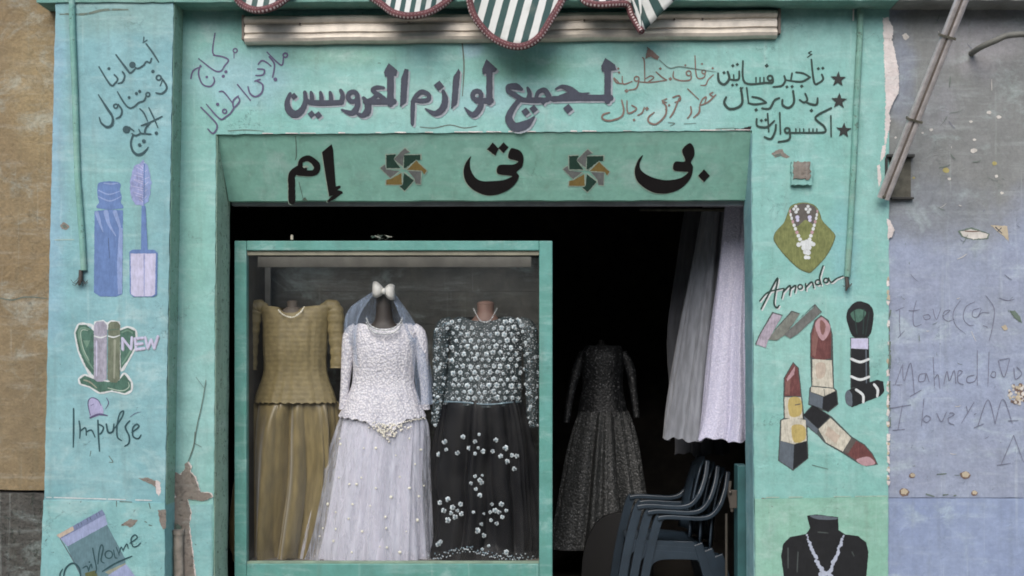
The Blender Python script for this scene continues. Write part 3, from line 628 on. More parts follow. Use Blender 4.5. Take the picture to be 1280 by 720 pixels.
p.build('painted_jar', facade, 'painted cosmetics jar with slanting signature lettering')
# --- right wall pictures
p = Paint((960, 230, 6)); pad = [(175,165),(260,140),(345,160),(385,215),(405,275),(490,368),(492,420),(430,540),(330,648),(290,656),(220,620),(110,510),(50,420),(60,360),(120,290),(150,220)]
p.poly('olive2', [(a * 1.03 - 8, d * 1.02 - 5) for a, d in pad], True); p.poly('olive', pad, True); p.poly('dkbrown', [(172,185),(260,145),(345,168),(372,230),(340,300),(280,270),(215,320),(175,270)], True)
c = 'white'
for a, d, n in (((165,205),(240,415),9), ((370,205),(312,415),9)):
    for i in range(n):
        t = i / (n - 1); x = a[0] + (d[0] - a[0]) * t ** 1.3; y = a[1] + (d[1] - a[1]) * t; p.disc(c if i % 3 else 'pink', (x, y), 8 + 7 * t, 7, ry=14)
for x, y, r in ((230,455,18),(262,445,22),(290,440,24),(318,446,22),(340,452,16),(270,478,22),(305,476,22),(282,510,20),(302,515,20),(284,550,16),(304,552,14)): p.disc(c, (x, y), r, 8)
for x in (208, 300):
    for dx, dy, r in ((0,-20,12),(-14,0,12),(14,2,12),(2,22,13),(12,62,16),(14,84,13)): p.disc(c if dy < 30 else 'lav', (x + dx, 188 + dy), r, 7)
p.build('painted_necklace', facade, 'painted pearl necklace on an olive display pad')
p = Paint((930, 320, 5.536))
for c, off in (('white', (1.4, 1.4)), ('text', (0, 0))):
    S = lambda w, pts: p.stroke(c, w, pts, off, taper=.8)
    S(13, [(118,366),(168,268),(232,152),(214,262),(208,332),(228,358),(242,342)]); S(11, [(108,312),(165,252),(270,224)]); S(12, [(276,224),(260,292)]); S(13, [(268,252),(318,205),(314,272)]); S(13, [(316,232),(356,204),(350,252)]); p.ring(c,(388,214),16,11,off)
    S(12, [(425,190),(428,238)]); S(13, [(430,214),(468,180),(482,220)]); p.ring(c,(510,182),17,11,off); S(13, [(546,68),(522,150),(534,200)]); p.ring(c,(566,170),16,11,off); S(11, [(584,152),(602,182),(640,156),(684,138)])
    p.k += 1e-4
p.poly('out', [(194,386),(268,408),(160,584),(80,618),(76,606),(108,536)]); p.poly('swa', [(200,398),(262,413),(168,580),(150,635),(84,612),(112,542)])
p.poly('out', [(328,378),(388,396),(380,402),(206,516)]); p.poly('swb', [(332,387),(384,402),(290,540),(225,585),(165,580),(210,518)]); p.poly('out', [(490,332),(538,388),(530,392),(480,346),(290,520)]); p.poly('swc', [(494,342),(532,390),(370,540),(320,570),(275,545),(300,520)])
p.build('painted_swatches', facade, 'signature lettering with three painted colour swatches')
def lips(name, parts):
    p = Paint((960, 360, 4))
    for e in parts:
        if e[0] == 's': p.stroke(e[1], e[2], e[3], taper=.9)
        else: p.poly(e[0], e[1], len(e) > 2)
    return p.build(name, facade)
lips('painted_lipstick', [('out', [(210,345),(211,228),(232,160),(265,135),(304,160),(323,230),(330,500),(345,512),(352,582),(302,622),(201,584),(206,500),(216,490)]),
    ('red', [(214,340),(217,230),(237,167),(265,142),(299,167),(316,230),(314,352),(270,360),(226,352)]), ('red2', [(220,260),(236,180),(250,250),(236,345),(220,335)]), ('pink', [(236,182),(265,146),(296,168),(312,205),(280,262),(252,240)], 1), ('red2', [(262,160),(288,185),(276,235),(262,215)], 1),
    ('cream', [(222,356),(318,361),(325,498),(222,488)]), ('jar4', [(240,380),(285,378),(282,440),(245,450)], 1), ('cream', [(216,494),(325,503),(336,514),(280,542),(214,518)]), ('slate', [(208,518),(275,546),(271,604),(206,580)]), ('blk2', [(275,546),(340,514),(347,580),(300,617),(271,604)]), ('s', 'out', 4, [(280,506),(282,540)])])
lips('painted_lipstick', [('out', [(76,545),(78,450),(125,370),(154,398),(170,545),(182,655),(196,660),(202,852),(125,914),(50,864),(60,660),(78,650)]),
    ('red', [(82,540),(84,452),(125,377),(149,400),(164,540)]), ('red2', [(86,530),(88,470),(112,455),(108,535)]), ('pink', [(92,455),(136,388),(130,432),(96,468)]), ('cream', [(82,546),(165,546),(174,654),(84,650)]), ('yellow', [(104,556),(160,552),(166,630),(110,640)], 1), ('s', 'dkbrown', 6, [(136,585),(160,580)]),
    ('cream', [(67,662),(120,648),(188,660),(193,764),(130,780),(64,764)]), ('yellow', [(120,690),(180,690),(186,755),(130,770)], 1), ('slate', [(62,764),(130,782),(125,908),(55,863)]), ('blk2', [(130,782),(193,766),(198,850),(125,908)])])
lips('painted_lipstick', [('out', [(174,636),(224,580),(318,642),(418,742),(484,782),(524,828),(550,882),(490,892),(448,876),(372,826),(284,776),(250,738),(186,686)]),
    ('blk2', [(178,636),(225,585),(310,642),(250,704)]), ('slate', [(178,640),(250,704),(244,730),(188,682)]), ('cream', [(312,650),(388,722),(415,750),(374,818),(290,772),(252,706)]), ('jar4', [(300,690),(360,740),(340,780),(285,735)]), ('red', [(417,752),(480,786),(518,830),(543,878),(490,884),(450,868),(378,820)]), ('dkbrown', [(417,752),(440,764),(400,828),(378,820)]), ('pink', [(440,860),(500,844),(536,878),(482,888)], 1)])
lips('painted_brush', [('blk2', [(398,112),(425,78),(460,66),(512,88),(528,138),(505,242),(430,246),(402,190),(392,150)], 1), ('wing', [(412,130),(450,105),(490,120),(470,160),(440,170)], 1), ('s', 'text', 5, [(430,110),(445,230)]), ('s', 'text', 5, [(480,105),(475,230)]), ('s', 'text', 4, [(505,120),(488,235)]), ('out', [(411,248),(504,248),(510,482),(412,506)]),
    ('lav', [(415,252),(500,252),(500,306),(415,302)]), ('blk2', [(415,304),(505,308),(505,482),(415,500)]), ('s', 'slate', 7, [(490,312),(492,480)]), ('s', 'white', 13, [(415,354),(460,370),(503,356)]), ('s', 'white', 13, [(415,442),(460,458),(506,444)]),
    ('blk2', [(384,536),(400,510),(545,458),(576,468),(582,515),(562,540),(420,597),(390,576)]), ('slate', [(384,536),(400,510),(418,530),(420,590),(392,578)], 1), ('s', 'white', 13, [(440,508),(474,535),(476,572)]), ('s', 'white', 13, [(530,482),(548,508),(546,542)])])
p = Paint((960, 540, 4), -.012)
bust = [(195,418),(240,412),(350,425),(352,490),(385,512),(450,520),(490,550),(502,600),(492,720),(480,900),(90,900),(78,720),(65,620),(75,560),(110,525),(190,510),(210,480)]
p.poly('blk2', [(a, d) for a, d in bust]); p.poly('slate', [(210,420),(250,416),(345,428),(330,438),(250,436)], True)
for q in ([(150,600),(145,700)], [(100,580),(100,680)], [(250,500),(300,505)], [(420,600),(430,620)]): p.stroke('out', 8, q)
rn = random.Random(3)
for a, d in (((196,515),(278,720)), ((376,515),(300,720))):
    for i in range(22):
        t = i / 21; w = 5 + 16 * t * t
        p.disc('bead', (a[0] + (d[0]-a[0]) * (t ** 1.15) + rn.uniform(-w, w) * .6, a[1] + (d[1]-a[1]) * t + rn.uniform(-3, 3)), rn.uniform(4, 8) + 5 * t, 7)
for i in range(30): p.disc('bead', (290 + rn.uniform(-40, 40), 730 + rn.uniform(-20, 40)), rn.uniform(6, 12), 7)
p.build('painted_bust', facade, 'painted black bust wearing a silver necklace')
# --- wear: bare plaster, cracks, chips, and painted light along the plinth ledges
p = Paint((0, 540, 4), -.0045); PM['plaster'] = M['plaster']; PM['paleplaster'] = M['pale_plaster']
pp = [(866,200),(888,205),(905,215),(925,180),(920,160),(940,150),(955,175),(950,200),(975,225),(1000,300),(1050,305),(1062,325),(1020,345),(935,335),(955,400),(945,470),(955,540),(975,720),(985,900),(862,900),(856,700),(862,470),(850,400),(860,335),(880,325),(862,260)]
p.poly('paleplaster', [(a + (4 if a > 905 else -3), d - 3) for a, d in pp], rough=.7); p.k += 1e-4; p.poly('plaster', pp, rough=.6)
p.poly('dirt', [(848,470),(880,455),(905,475),(900,505),(858,500)], True); p.stroke('crack', 5, [(975,0),(970,60),(955,110),(940,150)]); p.stroke('crack', 4, [(970,55),(1008,75)])
p.T(0, 360, 4); p.stroke('crack', 4, [(1030,460),(1010,580),(985,690),(972,780)]); p.stroke('crack', 3, [(980,445),(1020,500)])
p.build('bare_plaster_patch', facade)
p = Paint((0, 540, 4), PY); p.poly('plaster', [(690,232),(740,228),(780,245),(795,270),(785,285),(760,262),(720,245)], rough=.5); p.poly('paleplaster', [(778,240),(800,250),(806,300),(795,322),(780,300)], rough=.5)
for q in ([(455,95),(450,120)], [(545,120),(565,150),(545,150)]): p.stroke('crack', 5, q)
p.T(0, 0, 4); p.stroke('dirt', 12, [(330,70),(430,70),(520,50),(640,48)]); p.stroke('dirt', 7, [(300,72),(345,70)])
p.T(0, 180, 4); p.poly('plaster', [(300,405),(320,390),(350,412),(335,430),(310,425)], rough=.6); p.poly('crack', [(308,408),(326,402),(340,418),(322,424)], rough=.3)
p.stroke('pale', 5, [(275,480),(370,478)])
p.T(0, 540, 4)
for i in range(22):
    x = rn.uniform(232, 790); p.stroke('white', rn.uniform(5, 9), [(x, 326 + (x - 232) * .03), (x + rn.uniform(20, 60), 327 + (x - 232) * .03)])  # whitish chips that also paint the light along the plinth's top edge
p.build('chips_and_edge_light', facade)
p = Paint((0, 540, 4), PY - .012); p.poly('plaster', [(790,390),(830,388),(832,480),(815,490),(800,455)], rough=.5); p.poly('plaster', [(605,465),(650,435),(690,440),(668,468),(650,478),(635,470)], rough=.5)
for q in ([(583,345),(583,372)], [(600,348),(660,350)], [(745,355),(752,382)], [(725,448),(735,452)], [(745,465),(760,468)]): p.stroke('crack', 7, q)
p.build('chips_and_edge_light', facade)
p = Paint((960, 0, 4)); p.poly('paleplaster', [(575,90),(600,85),(625,140),(620,200),(640,290),(656,370),(650,470),(620,520),(605,560),(612,600),(592,720),(582,720),(588,500),(580,300)], rough=.9)
p.T(960, 180, 4); p.poly('paleplaster', [(592,370),(612,385),(632,430),(618,465),(598,478),(600,420)], rough=.6); p.poly('paleplaster', [(570,10),(590,0),(585,60),(560,90),(566,50)], rough=.6); p.poly('paleplaster', [(545,110),(560,100),(565,180),(552,220)], rough=.6)
p.T(960, 360, 4)
rn = random.Random(8)
for i in range(60):
    yy = rn.uniform(-60, 1000); p.poly('paleplaster' if i % 3 else 'crumb', [(596 + rn.uniform(-6, 4), yy), (604 + rn.uniform(0, 8), yy + rn.uniform(2, 8)), (602 + rn.uniform(-3, 9), yy + rn.uniform(12, 26)), (594 + rn.uniform(-4, 3), yy + rn.uniform(10, 20))])
for i in range(16):
    yy = rn.uniform(0, 700); p.stroke('dirt', rn.uniform(5, 12), [(606 + rn.uniform(-4, 8), yy), (604 + rn.uniform(-4, 8), yy + rn.uniform(20, 60))])
p.build('ragged_paint_edge', facade)
p = Paint((800, 0, 4)); p.poly('black', [(465,640),(500,645),(556,630),(552,655),(515,650),(480,652)], rough=.4); p.stroke('crack', 6, [(380,645),(470,640)])
p.T(960, 180, 4); p.poly('plaster', [(18,50),(40,30),(70,25),(80,45),(110,65),(95,72),(60,60),(35,68)], rough=.6); p.poly('crack', [(25,55),(60,45),(75,58),(45,66)], rough=.4)
p.T(280, 0, 4); p.stroke('crack', 8, [(1190,205),(1200,330),(1192,480)]); p.stroke('crack', 5, [(980,635),(1050,640),(1130,625),(1200,640),(1265,630)])
p.stroke('crack', 4, [(20,655),(110,650),(200,656)])
for i in range(26):
    x = rn.uniform(0, 2600); p.stroke('paleplaster', rn.uniform(4, 10), [(x, 668 - x * .0075), (x + rn.uniform(20, 80), 669 - x * .0075)])
p.T(740, 50, 6); p.stroke('crack', 6, [(570,620),(620,625),(585,645)]); p.stroke('crack', 6, [(690,630),(780,625)])
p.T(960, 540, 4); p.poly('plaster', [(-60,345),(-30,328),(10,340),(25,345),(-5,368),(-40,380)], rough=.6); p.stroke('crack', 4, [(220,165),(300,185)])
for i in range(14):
    x = rn.uniform(-60, 560); p.stroke('pale', rn.uniform(4, 8), [(x, 327 - x * .012), (x + rn.uniform(20, 70), 326 - x * .012)])  # pale chips painting the lit edge of the right ledge

p.build('chips_and_edge_light', facade)
p = Paint((260, 160, 4), mapf=lm); p.stroke('crack', 4, [(438,40),(442,130),(436,160)]); p.stroke('crack', 4, [(455,270),(475,350)]); p.poly('dirt', [(470,358),(485,345),(500,366)])
p.build('crack', facade)
# --- neighbour wall marks
p = Paint((1100, 350, 7.11), .012); c = 'pencil'; S = lambda pts, w=7: p.stroke(c, w, pts, taper=.7)
for q in ([(175,270),(172,400),(182,500)], [(140,275),(215,240)], [(160,515),(190,480),(215,455)], [(322,185),(294,300),(300,400),(330,410),(366,394)], [(380,318),(402,352),(444,340),(432,308),(385,316)], [(470,258),(500,352),(542,248)], [(562,322),(622,270),(575,278),(558,330),(600,366),(652,354)],
    [(712,184),(650,290),(670,400),(762,482)], [(842,194),(762,240),(740,340),(790,402),(832,400)], [(895,250),(830,268),(820,320),(862,330),(900,262)], [(872,330),(905,290),(972,294)], [(938,138),(1012,250),(1002,400),(968,545)], [(915,405),(955,420)], [(1060,160),(1130,182),(1195,168)]): S(q)
p.poly('dirt', [(1150,280),(1200,270),(1245,330),(1265,385),(1230,370),(1180,320)], rough=.6)
p.T(1100, 440, 4.5); S = lambda pts, w=5: p.stroke(c, w, pts, taper=.7)
for q in ([(85,182),(126,70)], [(126,70),(134,165),(172,62),(192,232)], [(168,250),(232,214)], [(72,186),(124,184)], [(258,120),(222,128),(218,165),(250,160),(258,120),(276,168)], [(298,30),(306,202)], [(306,152),(326,128),(336,206)], [(358,182),(376,108),(390,162),(416,104),(426,178)], [(432,142),(462,112),(440,108),(438,168),(468,182)],
    [(530,130),(492,140),(490,170),(530,165),(545,130)], [(546,-10),(546,188)], [(612,0),(606,192)], [(632,110),(622,135),(645,142),(648,115),(632,110)], [(664,48),(696,142),(728,38)], [(670,45),(725,35)], [(752,90),(760,152),(796,122),(768,84)],
    [(125,300),(100,436)], [(58,316),(172,297)], [(72,440),(138,434)], [(246,264),(232,416)], [(240,380),(258,358),(284,372),(262,396),(240,384)], [(318,345),(344,392),(372,338)], [(378,376),(416,350),(392,344),(384,392),(416,410)], [(484,305),(494,346)], [(528,282),(458,398)], [(550,412),(606,268),(646,402)], [(646,402),(690,264),(742,402)], [(528,426),(582,404)], [(720,388),(776,384)], [(530,350),(540,345)],
    [(680,632),(750,468)], [(750,468),(806,618)], [(658,636),(732,626)]): S(q)
p.build('scratched_graffiti', greyw)
p = Paint((1090, 120, 3.789), .012)
for x, y, r, m in ((482,258,15,'chip'),(468,122,9,'chip'),(555,78,11,'chip'),(600,101,12,'chip'),(484,207,9,'chip'),(588,380,9,'chip'),(365,392,9,'chip'),(350,352,17,'cyel'),(580,320,13,'cyel'),(615,460,9,'chip'),(240,175,6,'chip'),(280,160,9,'chip'),(112,197,6,'chip'),(198,388,7,'cyel')):
    p.poly(m, [(x + r * math.cos(i) * rn.uniform(.7, 1.15), y + r * .75 * math.sin(i) * rn.uniform(.7, 1.2)) for i in (0, .9, 1.8, 2.7, 3.6, 4.5, 5.4)], True)
p.poly('dirt', [(405,640),(470,622),(556,652),(550,676),(480,682),(425,668)], rough=.5); p.poly('chip', [(418,642),(470,630),(550,655),(545,672),(480,678),(432,665)], rough=.4); p.stroke('brown', 7, [(440,640),(480,642),(510,640)])
p.poly('crumb', [(560,612),(640,615),(648,690),(625,665),(595,640)], rough=.4); p.stroke('ink', 8, [(585,622),(615,650)]); p.stroke('ink', 6, [(612,625),(595,642)])
p.T(960, 0, 4); p.poly('chip', [(670,175),(690,165),(706,185),(690,202),(676,192)], rough=.5)
p.build('chips_and_edge_light', greyw)
p = Paint((960, 0, 4), .012, dz=.0022)
for i in range(46):
    x, y, w = rn.uniform(660, 1270), rn.uniform(60, 2400), rn.uniform(2, 4); a = rn.uniform(-.6, 2.2); l = rn.uniform(8, 60)
    p.stroke(('dirt', 'pencil', 'chip', 'dirt')[i % 4], w, [(x, y), (x + l * math.cos(a) * .5, y + l * math.sin(a) * .5 + 3), (x + l * math.cos(a), y + l * math.sin(a))])
p.build('scratches', greyw, gap=9, kind='stuff')
p = Paint((960, 540, 4), .012, dz=.0026)
for x, y, r in ((720,218,18),(985,215,28),(678,300,28),(1030,305,18)):
    p.poly('brown', [(x + r * 1.0 * math.cos(i) * rn.uniform(.8, 1.1), y + r * .8 * math.sin(i) * rn.uniform(.8, 1.1)) for i in (0, .9, 1.8, 2.7, 3.6, 4.5, 5.4)]); p.poly('crumb', [(x + r * .75 * math.cos(i) + 3, y - 3 + r * .6 * math.sin(i)) for i in (0, 1.2, 2.4, 3.6, 4.8)])
for q in ([(845,212),(890,208)], [(790,310),(830,322)], [(875,315),(900,312)], [(930,318),(940,316)], [(1010,460),(1030,470)], [(1040,468),(1058,470)]): p.stroke('dirt', 9, q)
p.T(960, 360, 4)
for i in range(70):
    a = rn.uniform(0, 6.28); d = 46 * math.sqrt(rn.random()); p.disc(('crumb', 'chip', 'brown')[i % 3], (1248 + d * math.cos(a), 530 + d * 1.1 * math.sin(a)), rn.uniform(4, 11), 6)
p.poly('dirt', [(1205,110),(1240,120),(1265,165),(1230,150)], rough=.5); p.poly('crumb', [(1165,195),(1185,182),(1200,205),(1180,212)], rough=.5)
p.build('chips_and_edge_light', greyw)
p = Paint((0, 360, 4), 0.0); p.stroke('crack', 6, [(0,50),(60,60),(130,45),(235,52)]); p.T(0, 540, 4); p.stroke('black', 6, [(-50,298),(220,304)]); p.build('crack', tanw)

# ---------------------------------------------------------------- fittings on the front
rail = thing('metal_rail', W(638, 32, -.05), 'long ribbed metal rail mounted on the wall under the cornice', 'rail')
a, d = W(305, 36, -.05), W(972, 28, -.05); Ls = (d - a).length
prof = [(-.075,.0),(-.075,-.028),(-.066,-.044),(-.05,-.05),(-.036,-.044),(-.03,-.03),(-.022,-.03),(-.018,-.042),(.012,-.042),(.018,-.03),(.026,-.03),(.032,-.046),(.046,-.054),(.062,-.046),(.072,-.03),(.072,.0)]
b = MB(); vs = []; nseg = 24
for i in range(nseg + 1):
    c = a.lerp(d, i / nseg); wob = .002 * math.sin(i * 1.7)
    for z, y in prof: vs.append((c.x, y + .0, c.z - z * -1 + wob))
m = len(prof); fs = [(i*m+k, i*m+k+1, (i+1)*m+k+1, (i+1)*m+k) for i in range(nseg) for k in range(m - 1)]
fs += [(i*m+m-1, i*m, (i+1)*m, (i+1)*m+m-1) for i in range(nseg)]
fs += [tuple(reversed(range(m))), tuple(nseg*m + k for k in range(m))]
b.add(vs, fs); b.build('channel', M['alu'], rail)
b = MB()
for px in (842, 877, 730, 377, 512): w = W(px, 27 - (px - 600) * .012 + 3, 0); b.ball((w.x, -.042, w.z), .006, seg=8, sy=.6)
b.build('screws', M['alu_dark'], rail)
for px, sg in ((305, -1), (972, 1)):
    b = MB(); w = W(px, 36 if sg < 0 else 28, 0)
    b.box(w.x - .004, w.x + .012, -.034, -.001, w.z - .068, w.z + .066); b.build('end_cap', M['alu_dark'], rail, bevel=.003)

# awning valance with scalloped, corded edge
def stripe_mat():
    t = NT('striped_canvas'); uv = t.n('ShaderNodeTexCoord').outputs['UV']; sx = t.n('ShaderNodeSeparateXYZ'); t.l(uv, sx.inputs[0])
    fr = t.math('FRACT', t.math('ADD', sx.outputs[0], t.math('MULTIPLY', t.noise(30, t.pos(), 2), .05)))
    f = t.math('MULTIPLY', t.ramp(fr, .46, .5), t.math('SUBTRACT', 1.0, t.ramp(fr, .97, 1.0)))
    c = t.mix(f, lin((46, 74, 72)), lin((198, 200, 196))); c = t.mix(t.math('MULTIPLY', t.ramp(t.noise(12, t.pos(), 5), .45, .8), .3), c, lin((120, 124, 112)))
    t.color(c); t.rough(.85); t.bump(t.noise(160, t.pos(), 3), .25, .003); return t.mat
def cord_mat():
    t = NT('maroon_cord'); uv = t.n('ShaderNodeTexCoord').outputs['UV']; sx = t.n('ShaderNodeSeparateXYZ'); t.l(uv, sx.inputs[0])
    fr = t.math('FRACT', t.math('MULTIPLY', sx.outputs[0], 58.0)); v = sx.outputs[1]
    band = t.math('MULTIPLY', t.ramp(v, .09, .12), t.math('SUBTRACT', 1.0, t.ramp(v, .20, .23)))
    f = t.math('MULTIPLY', t.math('MULTIPLY', t.ramp(fr, .5, .6), .75), band)
    base = t.mix(t.ramp(t.noise(40, t.pos(), 4), .3, .7), lin((78, 46, 50)), lin((104, 64, 66)))
    t.color(t.mix(f, base, lin((204, 190, 186)))); t.rough(.9); t.bump(t.noise(120, t.pos(), 3), .4, .004); return t.mat
SM, CM = stripe_mat(), cord_mat()
AY = -.20
awn = thing('awning', W(640, -30, AY), 'green and white striped awning edge with maroon corded scallops', 'awning')
b = MB(); b.tube([W(230, -26, AY), W(900, -30, AY)], .014, 8); b.build('rod', M['iron'], awn)
def scallop(edge, top=-28, slope=.27, period=18.0, phase=0, depth=.03, yoff=0, squash=1.0):
    e = cat_rom(edge, 8); b = MB(); n = len(e); m = 10; vs, uvs = [], []
    for i, (x, y) in enumerate(e):
        for k in range(m + 1):
            yy = top + (y - top) * k / m; bul = depth * math.sin(i / (n - 1) * math.pi * 2.3 + phase) * (k / m) + yoff * (k / m) ** 1.5
            xx = x
            vs.append(W(xx, yy, AY + bul)); uvs.append(((xx / squash + yy * slope) / period + phase * .1, k / m))
    b.add(vs, [(i*(m+1)+k, (i+1)*(m+1)+k, (i+1)*(m+1)+k+1, i*(m+1)+k+1) for i in range(n-1) for k in range(m)], 0, uvs, True); b.norm = False
    o = b.build('scallop', SM, awn, solid=.003)
    t = MB(); t.tube([vs[i*(m+1)+m] for i in range(n)], .0185, 12); t.build('cord', CM, o)
    return o
scallop([(292,-8),(303,6),(322,13),(345,7),(366,-9)], phase=.4, squash=.8)
scallop([(462,-5),(478,6),(492,16),(512,20),(535,16),(556,4),(566,-6)], phase=1.3, squash=.7)
scallop([(582,-24),(586,-4),(592,18),(606,38),(622,51),(642,58),(660,56),(676,44),(690,22),(704,-2),(712,-20)], phase=0, depth=.02)
scallop([(724,-10),(732,2),(748,6),(768,5),(784,6),(790,20),(802,40)], phase=2.2, depth=.03, squash=.9)
# the turned-over corner of the last scallop
b = MB(); q = [((784,-20),(802,40)), ((795,-22),(808,36)), ((806,-24),(818,26)), ((820,-26),(828,15)), ((838,-28),(842,2)), ((852,-30),(852,-10))]
vs, uvs = [], []
for i, (s0, s1) in enumerate(q):
    for k in range(7):
        t = k / 6; vs.append(W(s0[0] + (s1[0]-s0[0])*t, s0[1] + (s1[1]-s0[1])*t, AY - .025 + .03 * math.sin(i * 1.4) + .02 * t)); uvs.append((i * .62 - t * .5, t))
b.add(vs, [(i*7+k, (i+1)*7+k, (i+1)*7+k+1, i*7+k+1) for i in range(5) for k in range(6)], 0, uvs, True); b.norm = False
b.build('turned_corner', SM, awn, solid=.003)

def wires(name, w, parent, seed, n=9, L=.06):
    b = MB(); rn = random.Random(seed)
    for i in range(n):
        dx, dy = rn.uniform(-.03, .03), rn.uniform(-.03, .0)
        b.tube([w + Vector((rn.uniform(-.006, .006), 0, .02)), w + Vector((dx * .4, dy * .6, -.02)), w + Vector((dx, dy, -L * rn.uniform(.5, 1))), w + Vector((dx * 1.5, dy, -L * rn.uniform(.2, .8)))], .0016, 5)
    b.tube([w + Vector((0, 0, .03)), w + Vector((.004, -.01, -.02)), w + Vector((-.006, -.012, -.05))], [.010, .012, .004], 7)
    b.build(name, plain('frayed_wire', (66, 62, 58), .7, .3), parent)
c1 = thing('conduit', W(92, 170, PY), 'thin painted conduit on the left pilaster ending in frayed wires', 'conduit')
b = MB(); b.tube([tuple(W(x, y, PY - .010)) for x, y in ((89,-40),(91,40),(94,120),(97,220),(103,300),(105,338))], .016, 10); b.build('pipe', M['conduit'], c1); wires('wire_end', W(101, 345, PY - .012), c1, 3)
c2 = thing('conduit', W(1070, 170, 0), 'slender grey green conduit right of the painted star list', 'conduit')
b = MB(); b.tube([tuple(W(x, y, -.014)) for x, y in ((1077,-40),(1075,40),(1071,120),(1066,230),(1062,300),(1059,346))], .0165, 10); b.build('pipe', M['conduit_grey'], c2); wires('wire_end', W(1058, 352, -.014), c2, 6, 6, .04)
b = MB(); b.tube([tuple(W(x, y, -.008)) for x, y in ((1067.5,-40),(1067,10),(1066.5,26))], .004, 6); b.build('cable', M['pale_plaster'], c2)
# diagonal support arm and its bracket
arm = thing('awning_strut', W(1105, 246, -.06), 'diagonal double metal awning strut hooked to a wall bracket', 'awning strut')
b = MB(); p0, p1 = W(1104, 248, -.05), W(1218, -40, -.55); dr = (p1 - p0).normalized(); sd = dr.cross(Vector((0, 1, 0))).normalized(); fr_ = sd.cross(dr).normalized()
for off in (-1, 1):
    q0, q1 = p0 + sd * .017 * off, p1 + sd * .017 * off; b.tube([q0.lerp(q1, i / 8) for i in range(9)], .0165, 10)
b.build('tube', M['pole'], arm)
b = MB(); b.ribbon([p0.lerp(p1, i / 8) + fr_ * .0 for i in range(9)], .03, .022, sd, 0); b.build('web', M['alu_dark'], arm)
for t_ in (.36, .72):
    b = MB(); c = p0.lerp(p1, t_); b.ribbon([c - dr * .006, c + dr * .006], .082, .04, sd); b.build('clip', M['iron'], arm)
b = MB(); b.ball(p0 + Vector((0, -.01, .01)), .014, seg=8); b.build('bolt', M['iron'], arm)
br_ = thing('wall_bracket', W(1122, 222, .01), 'dark square iron bracket recess holding the diagonal strut', 'bracket')
b = MB(); w0, w1 = W(1108, 247, .012), W(1138, 198, .012); b.box(w0.x, w1.x, .004, .0115, w0.z, w1.z); b.build('back_plate', M['iron'], br_)
b = MB(); b.box(w0.x - .008, w1.x + .012, -.03, .011, w1.z + .001, w1.z + .016); b.box(w0.x + .02, w1.x + .01, -.02, .011, w0.z - .012, w0.z - .001); b.box(w0.x - .012, w0.x - .001, -.02, .011, w0.z, w1.z); b.build('flange', plain('blackened_iron', (48, 48, 46), .8), br_, bevel=.002)
b = MB(); b.tube([tuple(v) for v in cat_rom([tuple(W(1214, 67, .012)), tuple(W(1226, 59, -.10)), tuple(W(1246, 50, -.16)), tuple(W(1262, 44, -.17)), tuple(W(1300, 42, -.17))], 6)], .0155, 10)
tag(b.build('stub_pipe', plain('grey_pipe', (98, 98, 92), .7, .1)), 'short bent grey pipe poking from the stained wall', 'pipe')
jb = thing('junction_box', W(1001, 222, 0), 'small painted over junction box above the painted necklace', 'junction box')
b = MB(); w0, w1 = W(988, 232, 0), W(1014, 203, 0); b.quadprism(rough_outline([(w0.x, w0.z), (w1.x, w0.z), (w1.x, w1.z), (w0.x, w1.z)], .012, .003, 31), -.028, -.001); b.build('box_body', M['turq'], jb, bevel=.008)
b = MB(); b.quadprism(rough_outline([(w0.x + .01, w0.z + .03), (w1.x - .012, w0.z + .03), (w1.x - .01, w1.z - .004), (w0.x + .012, w1.z)], .01, .005, 32), -.034, -.026); b.build('plaster_crust', M['plaster'], jb, bevel=.004)

b = MB(); b.tube([tuple(W(x, y, -.02)) for x, y in ((223,664),(223,690),(224,740),(224,800))], .026, 12); b.tube([tuple(W(223, 662, -.02)), tuple(W(223, 668, -.02))], .03, 12)
tag(b.build('downpipe', plain('grey_downpipe', (138, 130, 120), .8, .0, .3, 20, .3)), 'broken grey downpipe stub rising out of the bare plaster patch', 'downpipe')

# ---------------------------------------------------------------- showcase
SY = .23
case = thing('display_case', W(490, 810, SY), 'glazed turquoise display case filled with three dressed mannequins', 'display case')
def bar(x0, y0, x1, y1, name, Y0=SY, Y1=SY + .05, m=None, bev=.004):
    b = MB(); a, d = W(x0, y1, Y0), W(x1, y0, Y0); b.box(a.x, d.x, Y0, Y1, a.z, d.z); return b.build(name, m or M['frame'], case, bevel=bev)
bar(293, 301, 308, 900, 'stile'); bar(674, 301, 690.5, 900, 'stile')
bar(308.3, 301, 673.7, 313, 'rail'); bar(308.3, 705, 673.7, 735, 'rail')
bar(308.3, 313.3, 673.7, 319, 'bead', SY + .016, SY + .048, plain('unpainted_bead', (130, 128, 112), .7), .002)
bar(308.3, 702, 673.7, 704.8, 'bead', SY + .012, SY + .048, plain('worn_bead', (120, 140, 122), .7), .002)
bar(308.3, 735.3, 673.7, 812, 'base_panel', SY + .01, SY + .04)
b = MB(); a, d = W(308, 704, SY + .03), W(674, 315, SY + .03); b.add([(a.x, SY + .03, a.z), (d.x, SY + .03, a.z), (d.x, SY + .03, d.z), (a.x, SY + .03, d.z)], [(0, 1, 2, 3)]); b.norm = False; b.build('glass_pane', glass_mat(), case)
BKY = SY + .62
bw = [W(297, 720, SY), W(688, 305, SY)]
board = wall_mat('grey_backboard', (98, 97, 92), (84, 85, 82), (114, 112, 104), speck=.7)
b = MB(); z = bw[0].z; i = 0; rn = random.Random(2)
while z < bw[1].z - .02:
    h = rn.uniform(.14, .2); b.box(bw[0].x, bw[1].x, BKY + rn.uniform(0, .012), BKY + .03, z, min(z + h - .0015, bw[1].z - .02)); z += h
b.build('back_panel', board, case)
